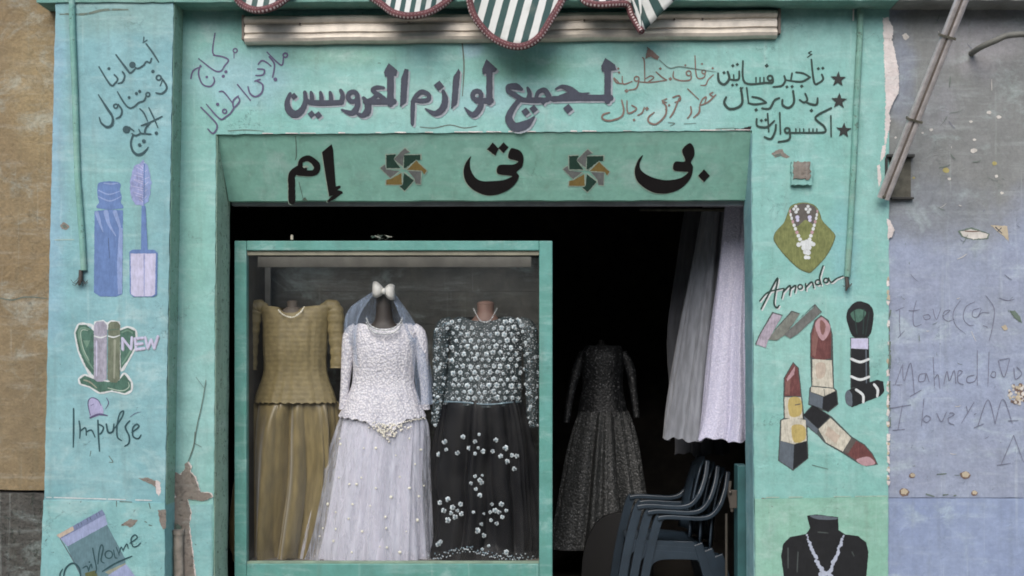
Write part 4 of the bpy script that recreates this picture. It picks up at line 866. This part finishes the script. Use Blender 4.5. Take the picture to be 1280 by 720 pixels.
for x, nm in ((bw[0].x, 'side_panel'), (bw[1].x - .02, 'side_panel')):
    b = MB(); b.box(x, x + .02, SY + .051, BKY - .001, bw[0].z, bw[1].z - .03); b.build(nm, plain('dark_side_board', (70, 66, 60), .8), case)
b = MB(); b.box(bw[0].x + .021, bw[1].x - .021, SY + .051, BKY - .001, W(0, 712, SY).z - .02, W(0, 705, SY).z - .008); b.build('shelf_board', plain('shelf_cloth', (90, 84, 76), .9), case)
b = MB(); a, d = W(322, 334, SY + .2), W(664, 321, SY + .2); b.box(a.x, d.x, SY + .2, SY + .215, a.z, d.z); b.build('inner_rail', plain('pale_inner_rail', (104, 103, 97), .8), case, bevel=.002)
b = MB(); a, d = W(322, 700, SY + .5), W(338, 322, SY + .5); b.box(a.x, d.x, SY + .5, SY + .52, a.z, d.z); b.build('inner_post', plain('grey_inner_post', (126, 126, 120), .8), case, bevel=.002)
scr = MB(); rn = random.Random(9)
for i in range(14): c = W(466 + rn.uniform(0, 20), 297.5 - rn.uniform(0, 3), SY + .02); scr.add([c + Vector((rn.uniform(-.03, .03), rn.uniform(-.02, .02), rn.uniform(-.012, .014))) for _ in range(3)], [(0, 1, 2)])
tag(scr.build('paper_scrap', plain('crumpled_paper', (150, 150, 140), .9)), 'crumpled pale scrap lying on top of the display case', 'paper')
sp_ = MB(); c = W(365, 300.5, SY + .02); sp_.box(c.x - .007, c.x + .007, c.y - .007, c.y + .007, c.z + .002, c.z + .03); tag(sp_.build('wooden_peg', plain('peg', (150, 146, 132), .9), bevel=.003), 'small pale peg standing on the display case edge', 'peg')

# ---------------------------------------------------------------- dresses
def loft(rows, cy, nseg=96, pl=(), sub=5, hemf=None, name='skirt', mat=None, parent=None, open_top=True, sq=1.0, twist=.0):
    rr = cat_rom(rows, sub); b = MB(); vs = []; fs = []; n = len(rr)
    for i, (py, xl, xr, dh, am) in enumerate(rr):
        t = i / (n - 1)
        for k in range(nseg):
            th = 2 * math.pi * k / nseg; cx, rx = (xl + xr) / 2, (xr - xl) / 2
            s_ = (CAMD + cy) / CAMD / PPM
            disp = 0; th0 = th; th = th + .22 * math.sin(2 * th + 1.1) + .11 * math.sin(5 * th + 2.0 + 1.2 * t)
            for f, w, ph, dr_ in pl: disp += w * (abs(math.sin((f * th + ph + dr_ * t) / 2)) * 2 - 1 if f > 0 else math.sin(-f * th + ph + dr_ * t))
            disp *= am * (1 + .45 * math.sin(3 * th0 + 4.1 * t + len(rows)) * math.sin(1.7 * th0 + 2.3 * t)); th = th0
            cs, sn = math.cos(th), math.sin(th)
            x = (cx - VPX) * s_ + (rx * s_ + disp) * (abs(cs) ** sq) * (1 if cs > 0 else -1)
            y = cy + (dh + disp) * sn
            z = EYE + (VPY - py) * s_
            if hemf: z += hemf(t, th, x)
            vs.append((x, y, z))
    for i in range(n - 1):
        for k in range(nseg):
            k2 = (k + 1) % nseg; fs.append((i*nseg+k, (i+1)*nseg+k, (i+1)*nseg+k2, i*nseg+k2))
    b.add(vs, fs, 0, None, True)
    return b.build(name, mat, parent), vs, nseg, n
def sleeve(pts, cy, name, mat, parent, seg=16, wr=.0):
    q = cat_rom(pts, 6); b = MB(); b.tube([tuple(W(x, y, cy + dy)) for x, y, r, dy in q], [r / PPM * (1 + wr * math.sin(i * 1.9)) for i, (x, y, r, dy) in enumerate(q)], seg, flat=.8)
    return b.build(name, mat, parent)
def front_pt(vs, nseg, n, px, py, push=.004):     # point on a lofted front where the photo shows the bead
    best = None
    for v in vs:
        if v[1] > 90: continue
        s = (CAMD + v[1]) / CAMD / PPM; x = VPX + v[0] / s; y = VPY - (v[2] - EYE) / s
        e = (x - px) ** 2 + (y - py) ** 2 + max(0, (v[1] - .5)) * 60
        if best is None or e < best[0]: best = (e, v)
    s = (CAMD + best[1][1]) / CAMD / PPM
    return Vector(((px - VPX) * s, best[1][1] - push, EYE + (VPY - py) * s))

CY = .50
skin = plain('mannequin_skin', (112, 86, 76), .55); skin_dark = plain('dark_mannequin', (52, 46, 42), .55); skin_grey = plain('grey_mannequin', (84, 76, 68), .6)
def mannequin(x, top, neck, shoulder_y, sw, mat, label, foot=704):
    r = thing('mannequin', W(x, foot, CY), label, 'mannequin', 'mannequins inside the display case')
    loft([(top, x-neck, x+neck, neck/PPM, 0), (top+10, x-neck*.95, x+neck*.95, neck/PPM, 0), (shoulder_y-8, x-neck*1.15, x+neck*1.15, neck/PPM*1.05, 0), (shoulder_y+2, x-sw*.55, x+sw*.55, .055, 0), (shoulder_y+16, x-sw*.85, x+sw*.85, .062, 0), (shoulder_y+60, x-sw*.78, x+sw*.78, .075, 0)], CY, 32, name='torso', mat=mat, parent=r)
    b = MB(); s_ = (CAMD + CY) / CAMD / PPM; w = W(x, top, CY); b.ball((w.x, w.y, w.z - .004), neck * s_, seg=16, sz=.35); b.build('neck_cap', mat, r)
    b = MB(); b.tube([tuple(W(x, shoulder_y + 50, CY)), tuple(W(x, foot - 2, CY))], .015, 8); b.tube([tuple(W(x, foot - 3, CY)), tuple(W(x, foot, CY))], .07, 16); b.build('stand', M['iron'], r)
    return r
mannequin(366, 377, 7, 392, 34, skin_grey, 'headless mannequin wearing the beige pleated dress')
mannequin(480, 366, 10, 408, 40, skin_dark, 'dark mannequin wearing the white bridal gown and veil')
mannequin(607, 379, 11, 402, 38, skin, 'pinkish mannequin wearing the black sequin dress')

# beige dress
beige_b = lace_mat('beige_smocked_lace', (168, 152, 110), (120, 106, 72), 60, .3, .5)
beige_s = cloth_mat('beige_satin', (116, 103, 70), .36, 120, .22, .35)
def smock(name, rgb):
    t = NT(name); p = t.pos((1, 1, 1)); sx = t.n('ShaderNodeSeparateXYZ'); t.l(p, sx.inputs[0])
    wv = t.math('SINE', t.math('MULTIPLY', t.math('ADD', sx.outputs[2], t.math('MULTIPLY', t.noise(14, p, 3), .02)), 230.0)); c = lin(rgb)
    f = t.ramp(t.math('ADD', t.math('MULTIPLY', wv, .035), t.noise(30, p, 4)), .2, .8)
    t.color(t.mix(f, tuple(v * .7 for v in c[:3]) + (1,), tuple(min(1, v * 1.12) for v in c[:3]) + (1,))); t.rough(.6); t.bump(t.math('ADD', t.math('MULTIPLY', wv, .14), t.noise(60, p, 4)), .5, .004)
    return t.mat
bsm = smock('beige_smocking', (124, 111, 76))
dr = thing('beige_dress', W(366, 702, CY), 'beige dress with puffed sleeves and long satin pleats', 'dress', 'dresses on the mannequins')
PLA = [(11, .8, .3, 1.2), (19, .45, 1.7, -2.0), (-5, .6, .2, 1.5), (-13, .3, 2.2, 3)]
loft([(381, 322, 420, .05, 0), (390, 326, 414, .075, 0), (404, 329, 411, .088, .002), (432, 330, 409, .098, .004), (458, 331, 408, .088, .004), (474, 328, 411, .09, .004), (490, 322, 417, .10, .004), (503, 318, 421, .112, .005)], CY, 96, [(-23, 1, 0, 1), (-9, .6, 1, 2)], name='bodice', mat=bsm, parent=dr,
     hemf=lambda t, th, x: -.052 * math.exp(-((x - X_(366) * 1.085) / .05) ** 4) * max(0, 1 - t * 6) * (1 if math.sin(th) < 0.2 else 0) - .018 * math.exp(-((x - X_(366) * 1.085) / .14) ** 2) * max(0, 1 - t * 8) + (.005 * math.sin(30 * th) if t > .97 else 0))
loft([(500, 321, 418, .10, .004), (508, 319, 420, .11, .014), (540, 316, 421, .11, .034), (600, 314, 420, .105, .052), (660, 312, 408, .105, .056), (690, 314, 398, .1, .056), (700, 320, 392, .095, .045)], CY + .03, 360, PLA, name='skirt', mat=beige_s, parent=dr, hemf=lambda t, th, x: (.02 * math.sin(5 * th + 1) + .012 * math.sin(13 * th)) * t ** 6)
sleeve([(334,386,6,0),(322,383,10,0),(317,392,12,.0),(314,415,11,.0),(313,440,10,0),(312,462,10,0)], CY, 'sleeve', bsm, dr, wr=.08); sleeve([(402,386,6,0),(414,383,10,0),(419,392,12,.0),(420,415,11,.0),(422,440,10,0),(422,460,10,0)], CY, 'sleeve', bsm, dr, wr=.08)

def pearls(pts, n, r, cy, name, mat, label, two=0):
    q = cat_rom(pts, 12); b = MB()
    L = [0]
    for i in range(1, len(q)): L.append(L[-1] + math.hypot(q[i][0]-q[i-1][0], q[i][1]-q[i-1][1]))
    for j in range(n):
        d = L[-1] * j / (n - 1); i = next((k for k in range(1, len(L)) if L[k] >= d), len(L) - 1); t = (d - L[i-1]) / max(1e-6, L[i] - L[i-1])
        x, y, dy = [q[i-1][k] + (q[i][k] - q[i-1][k]) * t for k in range(3)]
        for s_ in range(two + 1): b.ball(tuple(W(x, y + s_ * 5, cy + dy)), r * random.uniform(.8, 1.2), seg=6)
    return tag(b.build(name, mat), label, 'necklace', 'necklaces on the mannequins')
pearl = plain('pearl', (226, 222, 206), .25, 0, .05, 30, 0); crystal = plain('crystal_bead', (206, 208, 208), .2, .3, .25, 60, 0)
pearls([(347,386,-.05),(352,392,-.1),(360,396,-.11),(368,396,-.11),(376,390,-.1),(380,384,-.05)], 20, .0052, CY, 'pearl_necklace', pearl, 'short white pearl necklace at the beige dress neckline')

# white gown
lace = lace_mat('white_lace', (220, 216, 220), (180, 178, 188), 85, .40, .8, .5)
tulle_in = cloth_mat('white_underskirt', (196, 193, 206), .6, 90, .08, .3); tulle = cloth_mat('white_tulle', (206, 208, 220), .8, 200, .08, .3, alpha=.36)
g = thing('bridal_gown', W(480, 703, CY - .03), 'white bridal gown with lace bodice and beaded tulle skirt', 'dress', 'dresses on the mannequins')
GY = CY - .03
_, bv, bn, bnn = loft([(404, 448, 514, .06, 0), (414, 439, 523, .08, 0), (440, 441, 521, .10, .001), (475, 441, 518, .086, .002), (495, 435, 523, .105, .003), (520, 424, 533, .142, .004)], GY, 96, [(-13, 1, 0, 1)], name='bodice', mat=lace, parent=g,
    hemf=lambda t, th, x: (-.06 * math.exp(-((x - X_(480) * 1.08) / .07) ** 2) * max(0, 1 - t * 6) if math.sin(th) < .3 else 0) + (-(.10 * math.exp(-((x - X_(487) * 1.08) / .06) ** 2) + .03 * math.exp(-((x - X_(480) * 1.08) / .16) ** 2)) * max(0, t - .8) / .2 * (1 if math.sin(th) < 0 else 0)) + (.006 * math.sin(26 * th) if t > .97 else 0))
loft([(510, 433, 525, .08, .003), (540, 428, 527, .112, .008), (600, 420, 524, .118, .014), (660, 410, 526, .118, .018), (702, 402, 528, .118, .02)], GY, 200, [(11, .9, .5, 1.0), (-7, .5, 1, -1.4), (19, .5, .2, 2)], name='underskirt', mat=tulle_in, parent=g)
_, tv, tn, tnn = loft([(508, 431, 528, .09, .004), (522, 426, 532, .115, .006), (540, 420, 536, .138, .007), (600, 402, 538, .155, .009), (660, 388, 540, .165, .011), (696, 382, 540, .165, .013), (703, 384, 538, .16, .013)], GY, 160, [(-7, .6, .5, 1.4), (13, .7, 1, -1.4), (23, .4, 0, 2)], name='tulle_overskirt', mat=tulle, parent=g)
for sg in (0, 1):
    sleeve(([(446,410,8,0),(437,420,9,0),(434,450,8,0),(431,485,6,0),(429,512,6,0)] if sg == 0 else [(516,410,8,0),(525,420,9,0),(528,450,8,.0),(531,485,6,0),(532,512,6,0)]), GY, 'sleeve', lace, g)
b = MB(); rn = random.Random(14)
fv = [v for v in tv if v[1] < GY + .03]
pts = [(425,548),(426,555),(401,606),(410,630),(404,660),(420,661),(417,676),(385,684),(495,569),(500,596),(489,621),(512,610),(524,620),(530,607),(463,632),(441,630),(482,646),(508,664),(483,660),(453,664),(484,684),(475,683),(526,562),(452,597),(424,597),(437,605),(446,605),(420,640),(400,670),(436,648),(470,610),(455,560),(512,548),(519,580),(522,650),(440,690),(500,690),(470,560)]
for x, y in pts: c = front_pt(fv, tn, tnn, x, y, .008); b.ball(tuple(c), rn.uniform(.005, .0105), seg=7, sy=.35, sx=rn.uniform(.8, 1.2), sz=rn.uniform(.7, 1.2))
b.build('beadwork', pearl, g)
b = MB()
for i in range(90):
    t = rn.random(); x = 487 + rn.gauss(0, 12); y = 531 + rn.random() * 24 * math.exp(-abs(x - 487) / 14)
    b.ball(tuple(front_pt([v for v in tv if v[1] < GY], tn, tnn, x, y, .012)), .0055, seg=6)
for i in range(44): x = 428 + i * 2.4; b.ball(tuple(front_pt([v for v in tv if v[1] < GY], tn, tnn, x, 519 + 12 * math.exp(-((x - 485) / 38) ** 2) + rn.uniform(-1.5, 1.5), .012)), .005, seg=6)
b.build('lace_hem', plain('cream_lace_bead', (228, 222, 208), .5), g)
pearls([(458,398,-.04),(463,407,-.10),(474,412,-.12),(488,412,-.12),(498,406,-.10),(503,398,-.04)], 26, .006, GY, 'bead_collar', crystal, 'broad beaded collar necklace above the bridal gown', 1)
# veil and bow headpiece
ve = thing('bridal_veil', W(480, 362, CY), 'sheer pale veil hanging from a white satin bow', 'veil')
b = MB(); rws = cat_rom([(363,469,491,.03),(374,461,499,.06),(390,450,510,.085),(408,440,521,.10),(430,434,531,.115),(465,432,537,.125),(505,434,542,.13)], 6); vs = []; nsg = 44
for i, (py, xl, xr, dh) in enumerate(rws):
    for k in range(nsg + 1):
        th = math.radians(-50 + 280 * k / nsg); t = i / (len(rws) - 1); rip = 1 + .07 * math.sin(k * 1.3 + 2 * t) * t
        yl = py if math.cos(th) > -.2 else 363 + (py - 363) * (.42 + .58 * max(0, (1 + math.cos(th)) / .8))
        w = W((xl + xr) / 2 + (xr - xl) / 2 * math.cos(th) * rip, yl, CY - .01); vs.append((w.x, CY - .01 + dh * math.sin(th) * rip, w.z))
b.add(vs, [(i*(nsg+1)+k, (i+1)*(nsg+1)+k, (i+1)*(nsg+1)+k+1, i*(nsg+1)+k+1) for i in range(len(rws)-1) for k in range(nsg)], 0, None, True)
b.build('tulle', cloth_mat('veil_tulle', (150, 166, 190), .8, 200, .1, .2, alpha=.34), ve)
b = MB()
for sg in (-1, 1):
    c0 = W(480, 364, CY - .06); vs = []
    for i in range(7):
        t = i / 6; hw = .012 + .034 * math.sin(t * 2.2)
        for k in range(5):
            u = k / 4 - .5; vs.append(c0 + Vector((sg * t * .062, -.02 * math.sin(t * 3) - .02 * math.cos(u * 3.1), u * 2 * hw + (.012 if sg < 0 else -.008) * t)))
    b.add(vs, [(i*5+k, (i+1)*5+k, (i+1)*5+k+1, i*5+k+1) for i in range(6) for k in range(4)], 0, None, True)
b.ball(tuple(W(480, 364, CY - .09)), .014, seg=8, sz=1.3); b.build('bow', cloth_mat('white_satin_bow', (214, 212, 206), .5, 90, .08, .3), ve, solid=.003)

# black sequinned two piece
blk = cloth_mat('black_taffeta', (5, 5, 9), .5, 130, .3, .0, bump=0); blk.node_tree.nodes['Principled BSDF'].inputs['Specular IOR Level'].default_value = .22
sqb = lace_mat('black_sequin_cloth', (18, 25, 28), (40, 52, 55), 90, .25, .6, .45)
bd = thing('sequin_dress', W(605, 703, CY), 'black dress with white flowered sequin blouse and taffeta skirt', 'dress', 'dresses on the mannequins')
BY = CY - .01
_, sv_, sn_, snn = loft([(396, 572, 640, .06, 0), (404, 561, 653, .08, 0), (430, 563, 653, .10, .002), (465, 560, 652, .10, .003), (490, 556, 652, .105, .004), (505, 553, 652, .115, .005)], BY, 110, [(-15, 1, 0, 1)], name='blouse', mat=sqb, parent=bd,
    hemf=lambda t, th, x: (-.075 * math.exp(-((x - X_(605) * 1.086) / .065) ** 2) * max(0, 1 - t * 6) if math.sin(th) < .3 else 0) - (.015 * math.exp(-((x - X_(610) * 1.08) / .12) ** 2) * t ** 4 if math.sin(th) < 0 else 0))
_, kv, kn, knn = loft([(498, 556, 650, .10, .004), (510, 553, 655, .115, .010), (560, 546, 663, .12, .028), (600, 540, 666, .12, .036), (630, 543, 668, .12, .04), (672, 538, 670, .125, .04), (685, 534, 671, .135, .026), (702, 536, 670, .15, .012)], BY, 220, [(13, .6, .9, 1.6), (21, .4, .4, -1.5), (-6, .5, 0, 1)], name='skirt', mat=blk, parent=bd)
sl0 = [(566,404,9,0),(554,412,12,0),(551,445,11,0),(549,490,9,0),(545,530,7,0)]; sl1 = [(648,404,9,0),(660,412,12,0),(664,445,11,0),(665,490,9,0),(666,532,7,0)]
for s_ in (sl0, sl1): sleeve(s_, BY, 'sleeve', sqb, bd, wr=.04)
seqm = plain('silver_sequin', (190, 198, 202), .25, .25, .35, 40, 0); seqd = plain('smoky_sequin', (120, 140, 150), .3, .3, .4, 40, 0)
b = MB(); rn = random.Random(21)
def flower(b, c, r, mi=0):
    n = 6
    for k in range(n): a = 2 * math.pi * k / n + rn.random(); b.ball((c.x + r * .6 * math.cos(a), c.y, c.z + r * .6 * math.sin(a)), r * .48, mi, 6, sy=.3)
    b.ball((c.x, c.y - r * .15, c.z), r * .42, 1, 6, sy=.6)
fr2 = [v for v in sv_ if v[1] < BY + .03]
y = 402.0; row = 0
while y < 502:
    x = 566 + (4.5 if row % 2 else 0)
    while x < 652:
        dip = 410 - 10 * abs(x - 605) / 22
        if not (abs(x - 605) < 22 and y < dip + 2):
            xx, yy = x + rn.uniform(-1.4, 1.4), y + rn.uniform(-1.4, 1.4); flower(b, front_pt(fr2, sn_, snn, xx, yy, .006), rn.uniform(.0075, .0175))
        x += 9.2
    y += 8.0; row += 1
for i in range(260):
    x, yy = rn.uniform(557, 653), rn.uniform(400, 505)
    if not (abs(x - 605) < 24 and yy < 412): b.ball(tuple(front_pt(fr2, sn_, snn, x, yy, .004)), .0032, 0, 5)
for s_ in (sl0, sl1):
    q = cat_rom(s_, 10)
    for i in range(210):
        k = rn.randrange(len(q)); xx, yy, rr, dd = q[k]; u = rn.uniform(-.95, .95); s3 = rr / PPM
        c = W(xx, yy, BY) + Vector((u * s3, -s3 * .8 * math.sqrt(1 - u * u) - .003, rn.uniform(-.01, .01)))
        if i % 6 == 0: flower(b, c, rn.uniform(.007, .011))
        else: b.ball(tuple(c), rn.uniform(.0025, .0045), i % 2, 5)
b.build('sequin_flowers', [seqm, seqd], bd)
b = MB(); fk = [v for v in kv if v[1] < BY + .02]
cl = [(556,552,1.0),(549,568,1.0),(558,562,.7),(579,546,.9),(572,566,.9),(587,560,1.0),(594,552,.8),(604,564,.9),(594,567,.7),(598,560,.6),(599,543,.6),(620,550,.9),(616,564,.8),(632,560,1.1),(626,570,.9),(634,577,1.0),(640,569,.8),(646,570,.9),(643,586,.9),(600,600,.9),(594,595,.7),(589,604,.7),(595,611,.7),(602,603,.9),(600,619,.9),(603,594,.5),(550,628,.9),(560,624,1.0),(555,638,1.0),(566,634,1.0),(576,630,.9),(560,650,1.1),(569,646,1.0),(577,642,.9),(564,641,.8),(572,638,.7),(615,630,.7),(627,630,1.0),(619,638,1.0),(613,640,.7),(624,640,.8),(614,650,.7),(628,646,.8),(621,654,.8),(633,638,.7),(597,663,1.1),(605,669,.9),(602,655,.7),(592,640,.6),(605,642,.5),(548,680,1.0),(551,677,.8),(633,690,1.0),(611,682,.6),(603,686,.6)]
for x, y, r in cl: flower(b, front_pt(fk, kn, knn, x, y, .010), .0158 * r)
for i in range(120):
    t = i / 120; x = 536 + 134 * t; yy = 696 - 10 * math.exp(-((x - 585) / 24) ** 2) + rn.uniform(-4, 4); b.ball(tuple(front_pt(fk, kn, knn, x, yy, .006)), rn.uniform(.003, .006), i % 2, 5)
b.build('sequin_embroidery', [seqm, seqd], bd)
b = MB(); b.tube([tuple(front_pt(fr2, sn_, snn, x, 502 + 3.5 * math.exp(-((x - 610) / 26) ** 2), .004)) for x in range(556, 652, 3)], .005, 6); b.build('blouse_hem', seqd, bd)
pearls([(592,386,-.05),(596,394,-.085),(602,402,-.10),(612,401,-.10),(618,392,-.085),(621,386,-.05)], 24, .0042, CY, 'chain_necklace', crystal, 'V shaped crystal chain at the sequin blouse neckline')

# ---------------------------------------------------------------- dim interior
ID = 1.7
sd_ = thing('silver_dress', W(750, 690, ID), 'dim silvery full length dress standing in the dark doorway', 'dress')
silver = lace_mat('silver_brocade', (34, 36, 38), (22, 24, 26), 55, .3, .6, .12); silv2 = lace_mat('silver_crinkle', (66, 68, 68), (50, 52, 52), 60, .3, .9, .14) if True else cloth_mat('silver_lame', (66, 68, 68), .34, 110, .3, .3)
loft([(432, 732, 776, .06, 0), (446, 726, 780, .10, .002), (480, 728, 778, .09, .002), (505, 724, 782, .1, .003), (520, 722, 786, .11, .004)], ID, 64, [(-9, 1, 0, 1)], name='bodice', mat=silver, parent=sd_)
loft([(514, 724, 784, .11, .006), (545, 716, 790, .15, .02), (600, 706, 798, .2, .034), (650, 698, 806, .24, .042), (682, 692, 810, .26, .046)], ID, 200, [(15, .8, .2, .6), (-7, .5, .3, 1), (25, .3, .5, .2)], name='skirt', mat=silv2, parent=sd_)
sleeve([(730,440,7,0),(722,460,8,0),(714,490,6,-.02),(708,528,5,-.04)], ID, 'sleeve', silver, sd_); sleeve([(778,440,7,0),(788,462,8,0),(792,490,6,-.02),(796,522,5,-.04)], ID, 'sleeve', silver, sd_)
b = MB(); b.tube([tuple(W(752, 425, ID)), tuple(W(752, 815, ID))], .02, 8); b.tube([tuple(W(752, 430, ID)), tuple(W(752, 442, ID))], [.03, .05], 10)
tag(b.build('dress_stand', M['dark']), 'dark stand under the silvery dress', 'dress stand')

HY = .95
hr = MB(); hr.tube([tuple(W(800, 262, HY + .3)), tuple(W(948, 262, HY - .25))], .012, 8); tag(hr.build('clothes_rail', M['iron']), 'iron clothes rail carrying the hanging white gowns', 'clothes rail')
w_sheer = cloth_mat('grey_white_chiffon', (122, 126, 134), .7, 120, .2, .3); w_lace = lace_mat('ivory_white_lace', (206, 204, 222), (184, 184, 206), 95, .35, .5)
def hang(name, rows, cy, mat, label, pl, cap=None):
    r = thing(name, W((rows[0][1] + rows[0][2]) / 2, rows[0][0], cy), label, 'gown', 'gowns hanging from the clothes rail')
    loft(rows, cy, 160, pl, name='skirt', mat=mat, parent=r, hemf=lambda t, th, x: .010 * math.sin(5 * th + 1) * t ** 8 + .006 * math.sin(17 * th) * t ** 8)
    b = MB(); w = W((rows[0][1] + rows[0][2]) / 2, rows[0][0], cy); b.tube([tuple(w), tuple(w + Vector((0, 0, .05))), tuple(w + Vector((.012, 0, .075))), tuple(w + Vector((.026, 0, .055)))], .003, 6); b.build('hanger', M['iron'], r)
    return r
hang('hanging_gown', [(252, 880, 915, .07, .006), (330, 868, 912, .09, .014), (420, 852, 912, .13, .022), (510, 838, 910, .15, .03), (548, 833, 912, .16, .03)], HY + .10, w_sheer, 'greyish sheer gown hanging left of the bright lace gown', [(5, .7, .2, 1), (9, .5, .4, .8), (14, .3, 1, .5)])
hang('hanging_gown', [(246, 908, 952, .07, .008), (320, 902, 952, .09, .016), (420, 892, 952, .13, .026), (515, 884, 960, .16, .034), (548, 878, 962, .17, .036)], HY - .2, w_lace, 'bright white lace gown hanging against the right jamb', [(7, .7, .9, 1.3), (12, .4, 1, -.8), (17, .25, 0, 1)])
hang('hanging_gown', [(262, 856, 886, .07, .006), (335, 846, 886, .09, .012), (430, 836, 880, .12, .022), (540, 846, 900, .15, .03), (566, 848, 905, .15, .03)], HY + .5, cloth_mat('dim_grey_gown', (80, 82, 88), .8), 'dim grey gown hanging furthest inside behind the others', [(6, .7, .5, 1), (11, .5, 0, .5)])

# stacked plastic chairs
cp = plain('dark_blue_plastic', (40, 52, 63), .36, 0, .12, 12, .05)
def make_chair():
    r = thing('plastic_chair', (0, 0, 0), '', 'chair', 'stacked plastic armchairs in the doorway')
    hw = .235
    b = MB(); nx, ny = 12, 12; vs = []
    for i in range(nx + 1):
        for j in range(ny + 1):
            u, v = i / nx, j / ny * 2 - 1; x = -.21 + .42 * u; vs.append((x, v * (hw - .02), .405 + .018 * v * v - .02 * u + .012 * (1 - u) ** 4 * -1))
    b.add(vs, [(i*(ny+1)+j, (i+1)*(ny+1)+j, (i+1)*(ny+1)+j+1, i*(ny+1)+j+1) for i in range(nx) for j in range(ny)], 0, None, True); b.build('seat', cp, r, solid=.008)
    for sgn in (-1, 1):
        b = MB(); y = sgn * hw
        prof = [(-.225,.43),(-.20,.432),(.20,.40),(.215,.36),(.235,.26),(.20,.30),(.16,.345),(.08,.37),(-.12,.375),(-.19,.35),(-.215,.30)]
        pr = cat_rom(prof, 4, True); b.quadprism(pr, y - .006, y + .006); b.build('apron', cp, r, bevel=.003)
        b = MB(); q = cat_rom([(-.275,.03),(-.245,.25),(-.205,.45),(-.165,.60),(-.145,.63)], 6); b.ribbon([(x, y, z) for x, z in q], .012 + .02, .05, (0, 1, 0)); b.build('leg', cp, r, bevel=.004)
        b = MB(); q = cat_rom([(.305,.03),(.265,.20),(.225,.34),(.205,.40)], 6); b.ribbon([(x, y, z) for x, z in q], .03, .055, (0, 1, 0)); b.build('leg', cp, r, bevel=.004)
        b = MB(); q = cat_rom([(-.165,.624),(-.10,.632),(.02,.625),(.10,.622),(.165,.64),(.215,.70),(.255,.80),(.275,.90)], 6); b.ribbon([(x, y - sgn * max(0, z - .7) * .28, z) for x, z in q], [.06 - .025 * min(1, i / len(q) * 1.1) for i in range(len(q))], .026, (0, 1, 0)); b.build('armrest', cp, r, bevel=.005)
    b = MB(); vs = []
    for i in range(11):
        for j in range(13):
            u, v = i / 10, j / 12 * 2 - 1; z = .44 + .47 * u; x = .20 + .10 * u * u * .6 + .02 * u - .045 * (v * v) ; vs.append((x, v * (hw - .012 - .06 * u), z - .05 * v * v * u))
    keep = [(i, j) for i in range(10) for j in range(12) if not (2 <= i <= 6 and j in (3, 8))]
    b.add(vs, [(i*13+j, (i+1)*13+j, (i+1)*13+j+1, i*13+j+1) for i, j in keep], 0, None, True); b.build('backrest', cp, r, solid=.009)
    return r
ch0 = make_chair()
labs = ['lowest dark blue plastic chair of the doorway stack', 'middle dark blue plastic chair of the doorway stack', 'uppermost plastic chair of the stack, set furthest towards the case']
chairs = [ch0]
for k in range(2):
    r = ch0.copy(); col.objects.link(r)
    for c_ in ch0.children:
        d_ = c_.copy(); col.objects.link(d_); d_.parent = r
    chairs.append(r)
for k, r in enumerate(chairs): r.location = (.745 - .062 * k, 1.06, -.03 + .034 * k); r['label'] = labs[k]; r.rotation_euler = (0, 0, R(2))
# black padded chair in front of the silver dress
bc = thing('padded_chair', W(765, 812, 1.25), 'black padded chair with rounded back before the silvery dress', 'chair')
bp = plain('black_vinyl', (8, 8, 9), .6, 0, .2)
b = MB(); q = [(726,760),(728,700),(738,665),(755,646),(780,640),(800,645),(812,665),(816,700),(816,760)]; b.quadprism([(w.x, w.z) for w in (W(x, y, 1.3) for x, y in cat_rom(q, 4))], 1.28, 1.34); b.build('backrest', bp, bc, bevel=.015)
b = MB(); a, d = W(726, 775, 1.3), W(816, 758, 1.3); b.box(a.x, d.x, .95, 1.35, a.z, d.z); b.build('seat', bp, bc, bevel=.02)
for dx in (.01, 1): 
    for yy in (.98, 1.31):
        b = MB(); x = a.x + .03 if dx < .5 else d.x - .03; b.tube([(x, yy, a.z), (x, yy, .05)], .012, 8); b.build('leg', M['iron'], bc)
# door leaf folded back at the right jamb with its bolt
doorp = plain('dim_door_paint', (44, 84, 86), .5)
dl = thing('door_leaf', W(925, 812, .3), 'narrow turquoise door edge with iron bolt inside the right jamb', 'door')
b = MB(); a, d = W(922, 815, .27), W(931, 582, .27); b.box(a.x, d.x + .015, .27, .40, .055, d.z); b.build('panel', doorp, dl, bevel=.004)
b = MB(); w = W(913, 617, .30); b.box(w.x - .004, a.x - .001, .285, .315, w.z - .08, w.z + .02); b.ball((w.x - .004, .28, w.z + .01), .012, seg=8); b.tube([(w.x, .3, w.z + .07), (w.x - .008, .3, w.z), (w.x + .01, .3, w.z - .1)], .009, 8); b.build('bolt', plain('dull_bolt', (74, 68, 62), .5, .3), dl, bevel=.002)
b = MB(); b.tube([tuple(W(908, 642, .34)), tuple(W(908, 812, .34))], .008, 8); tag(b.build('iron_rod', plain('dim_rod', (70, 66, 60), .5, .4)), 'thin upright rod beside the door bolt', 'rod')
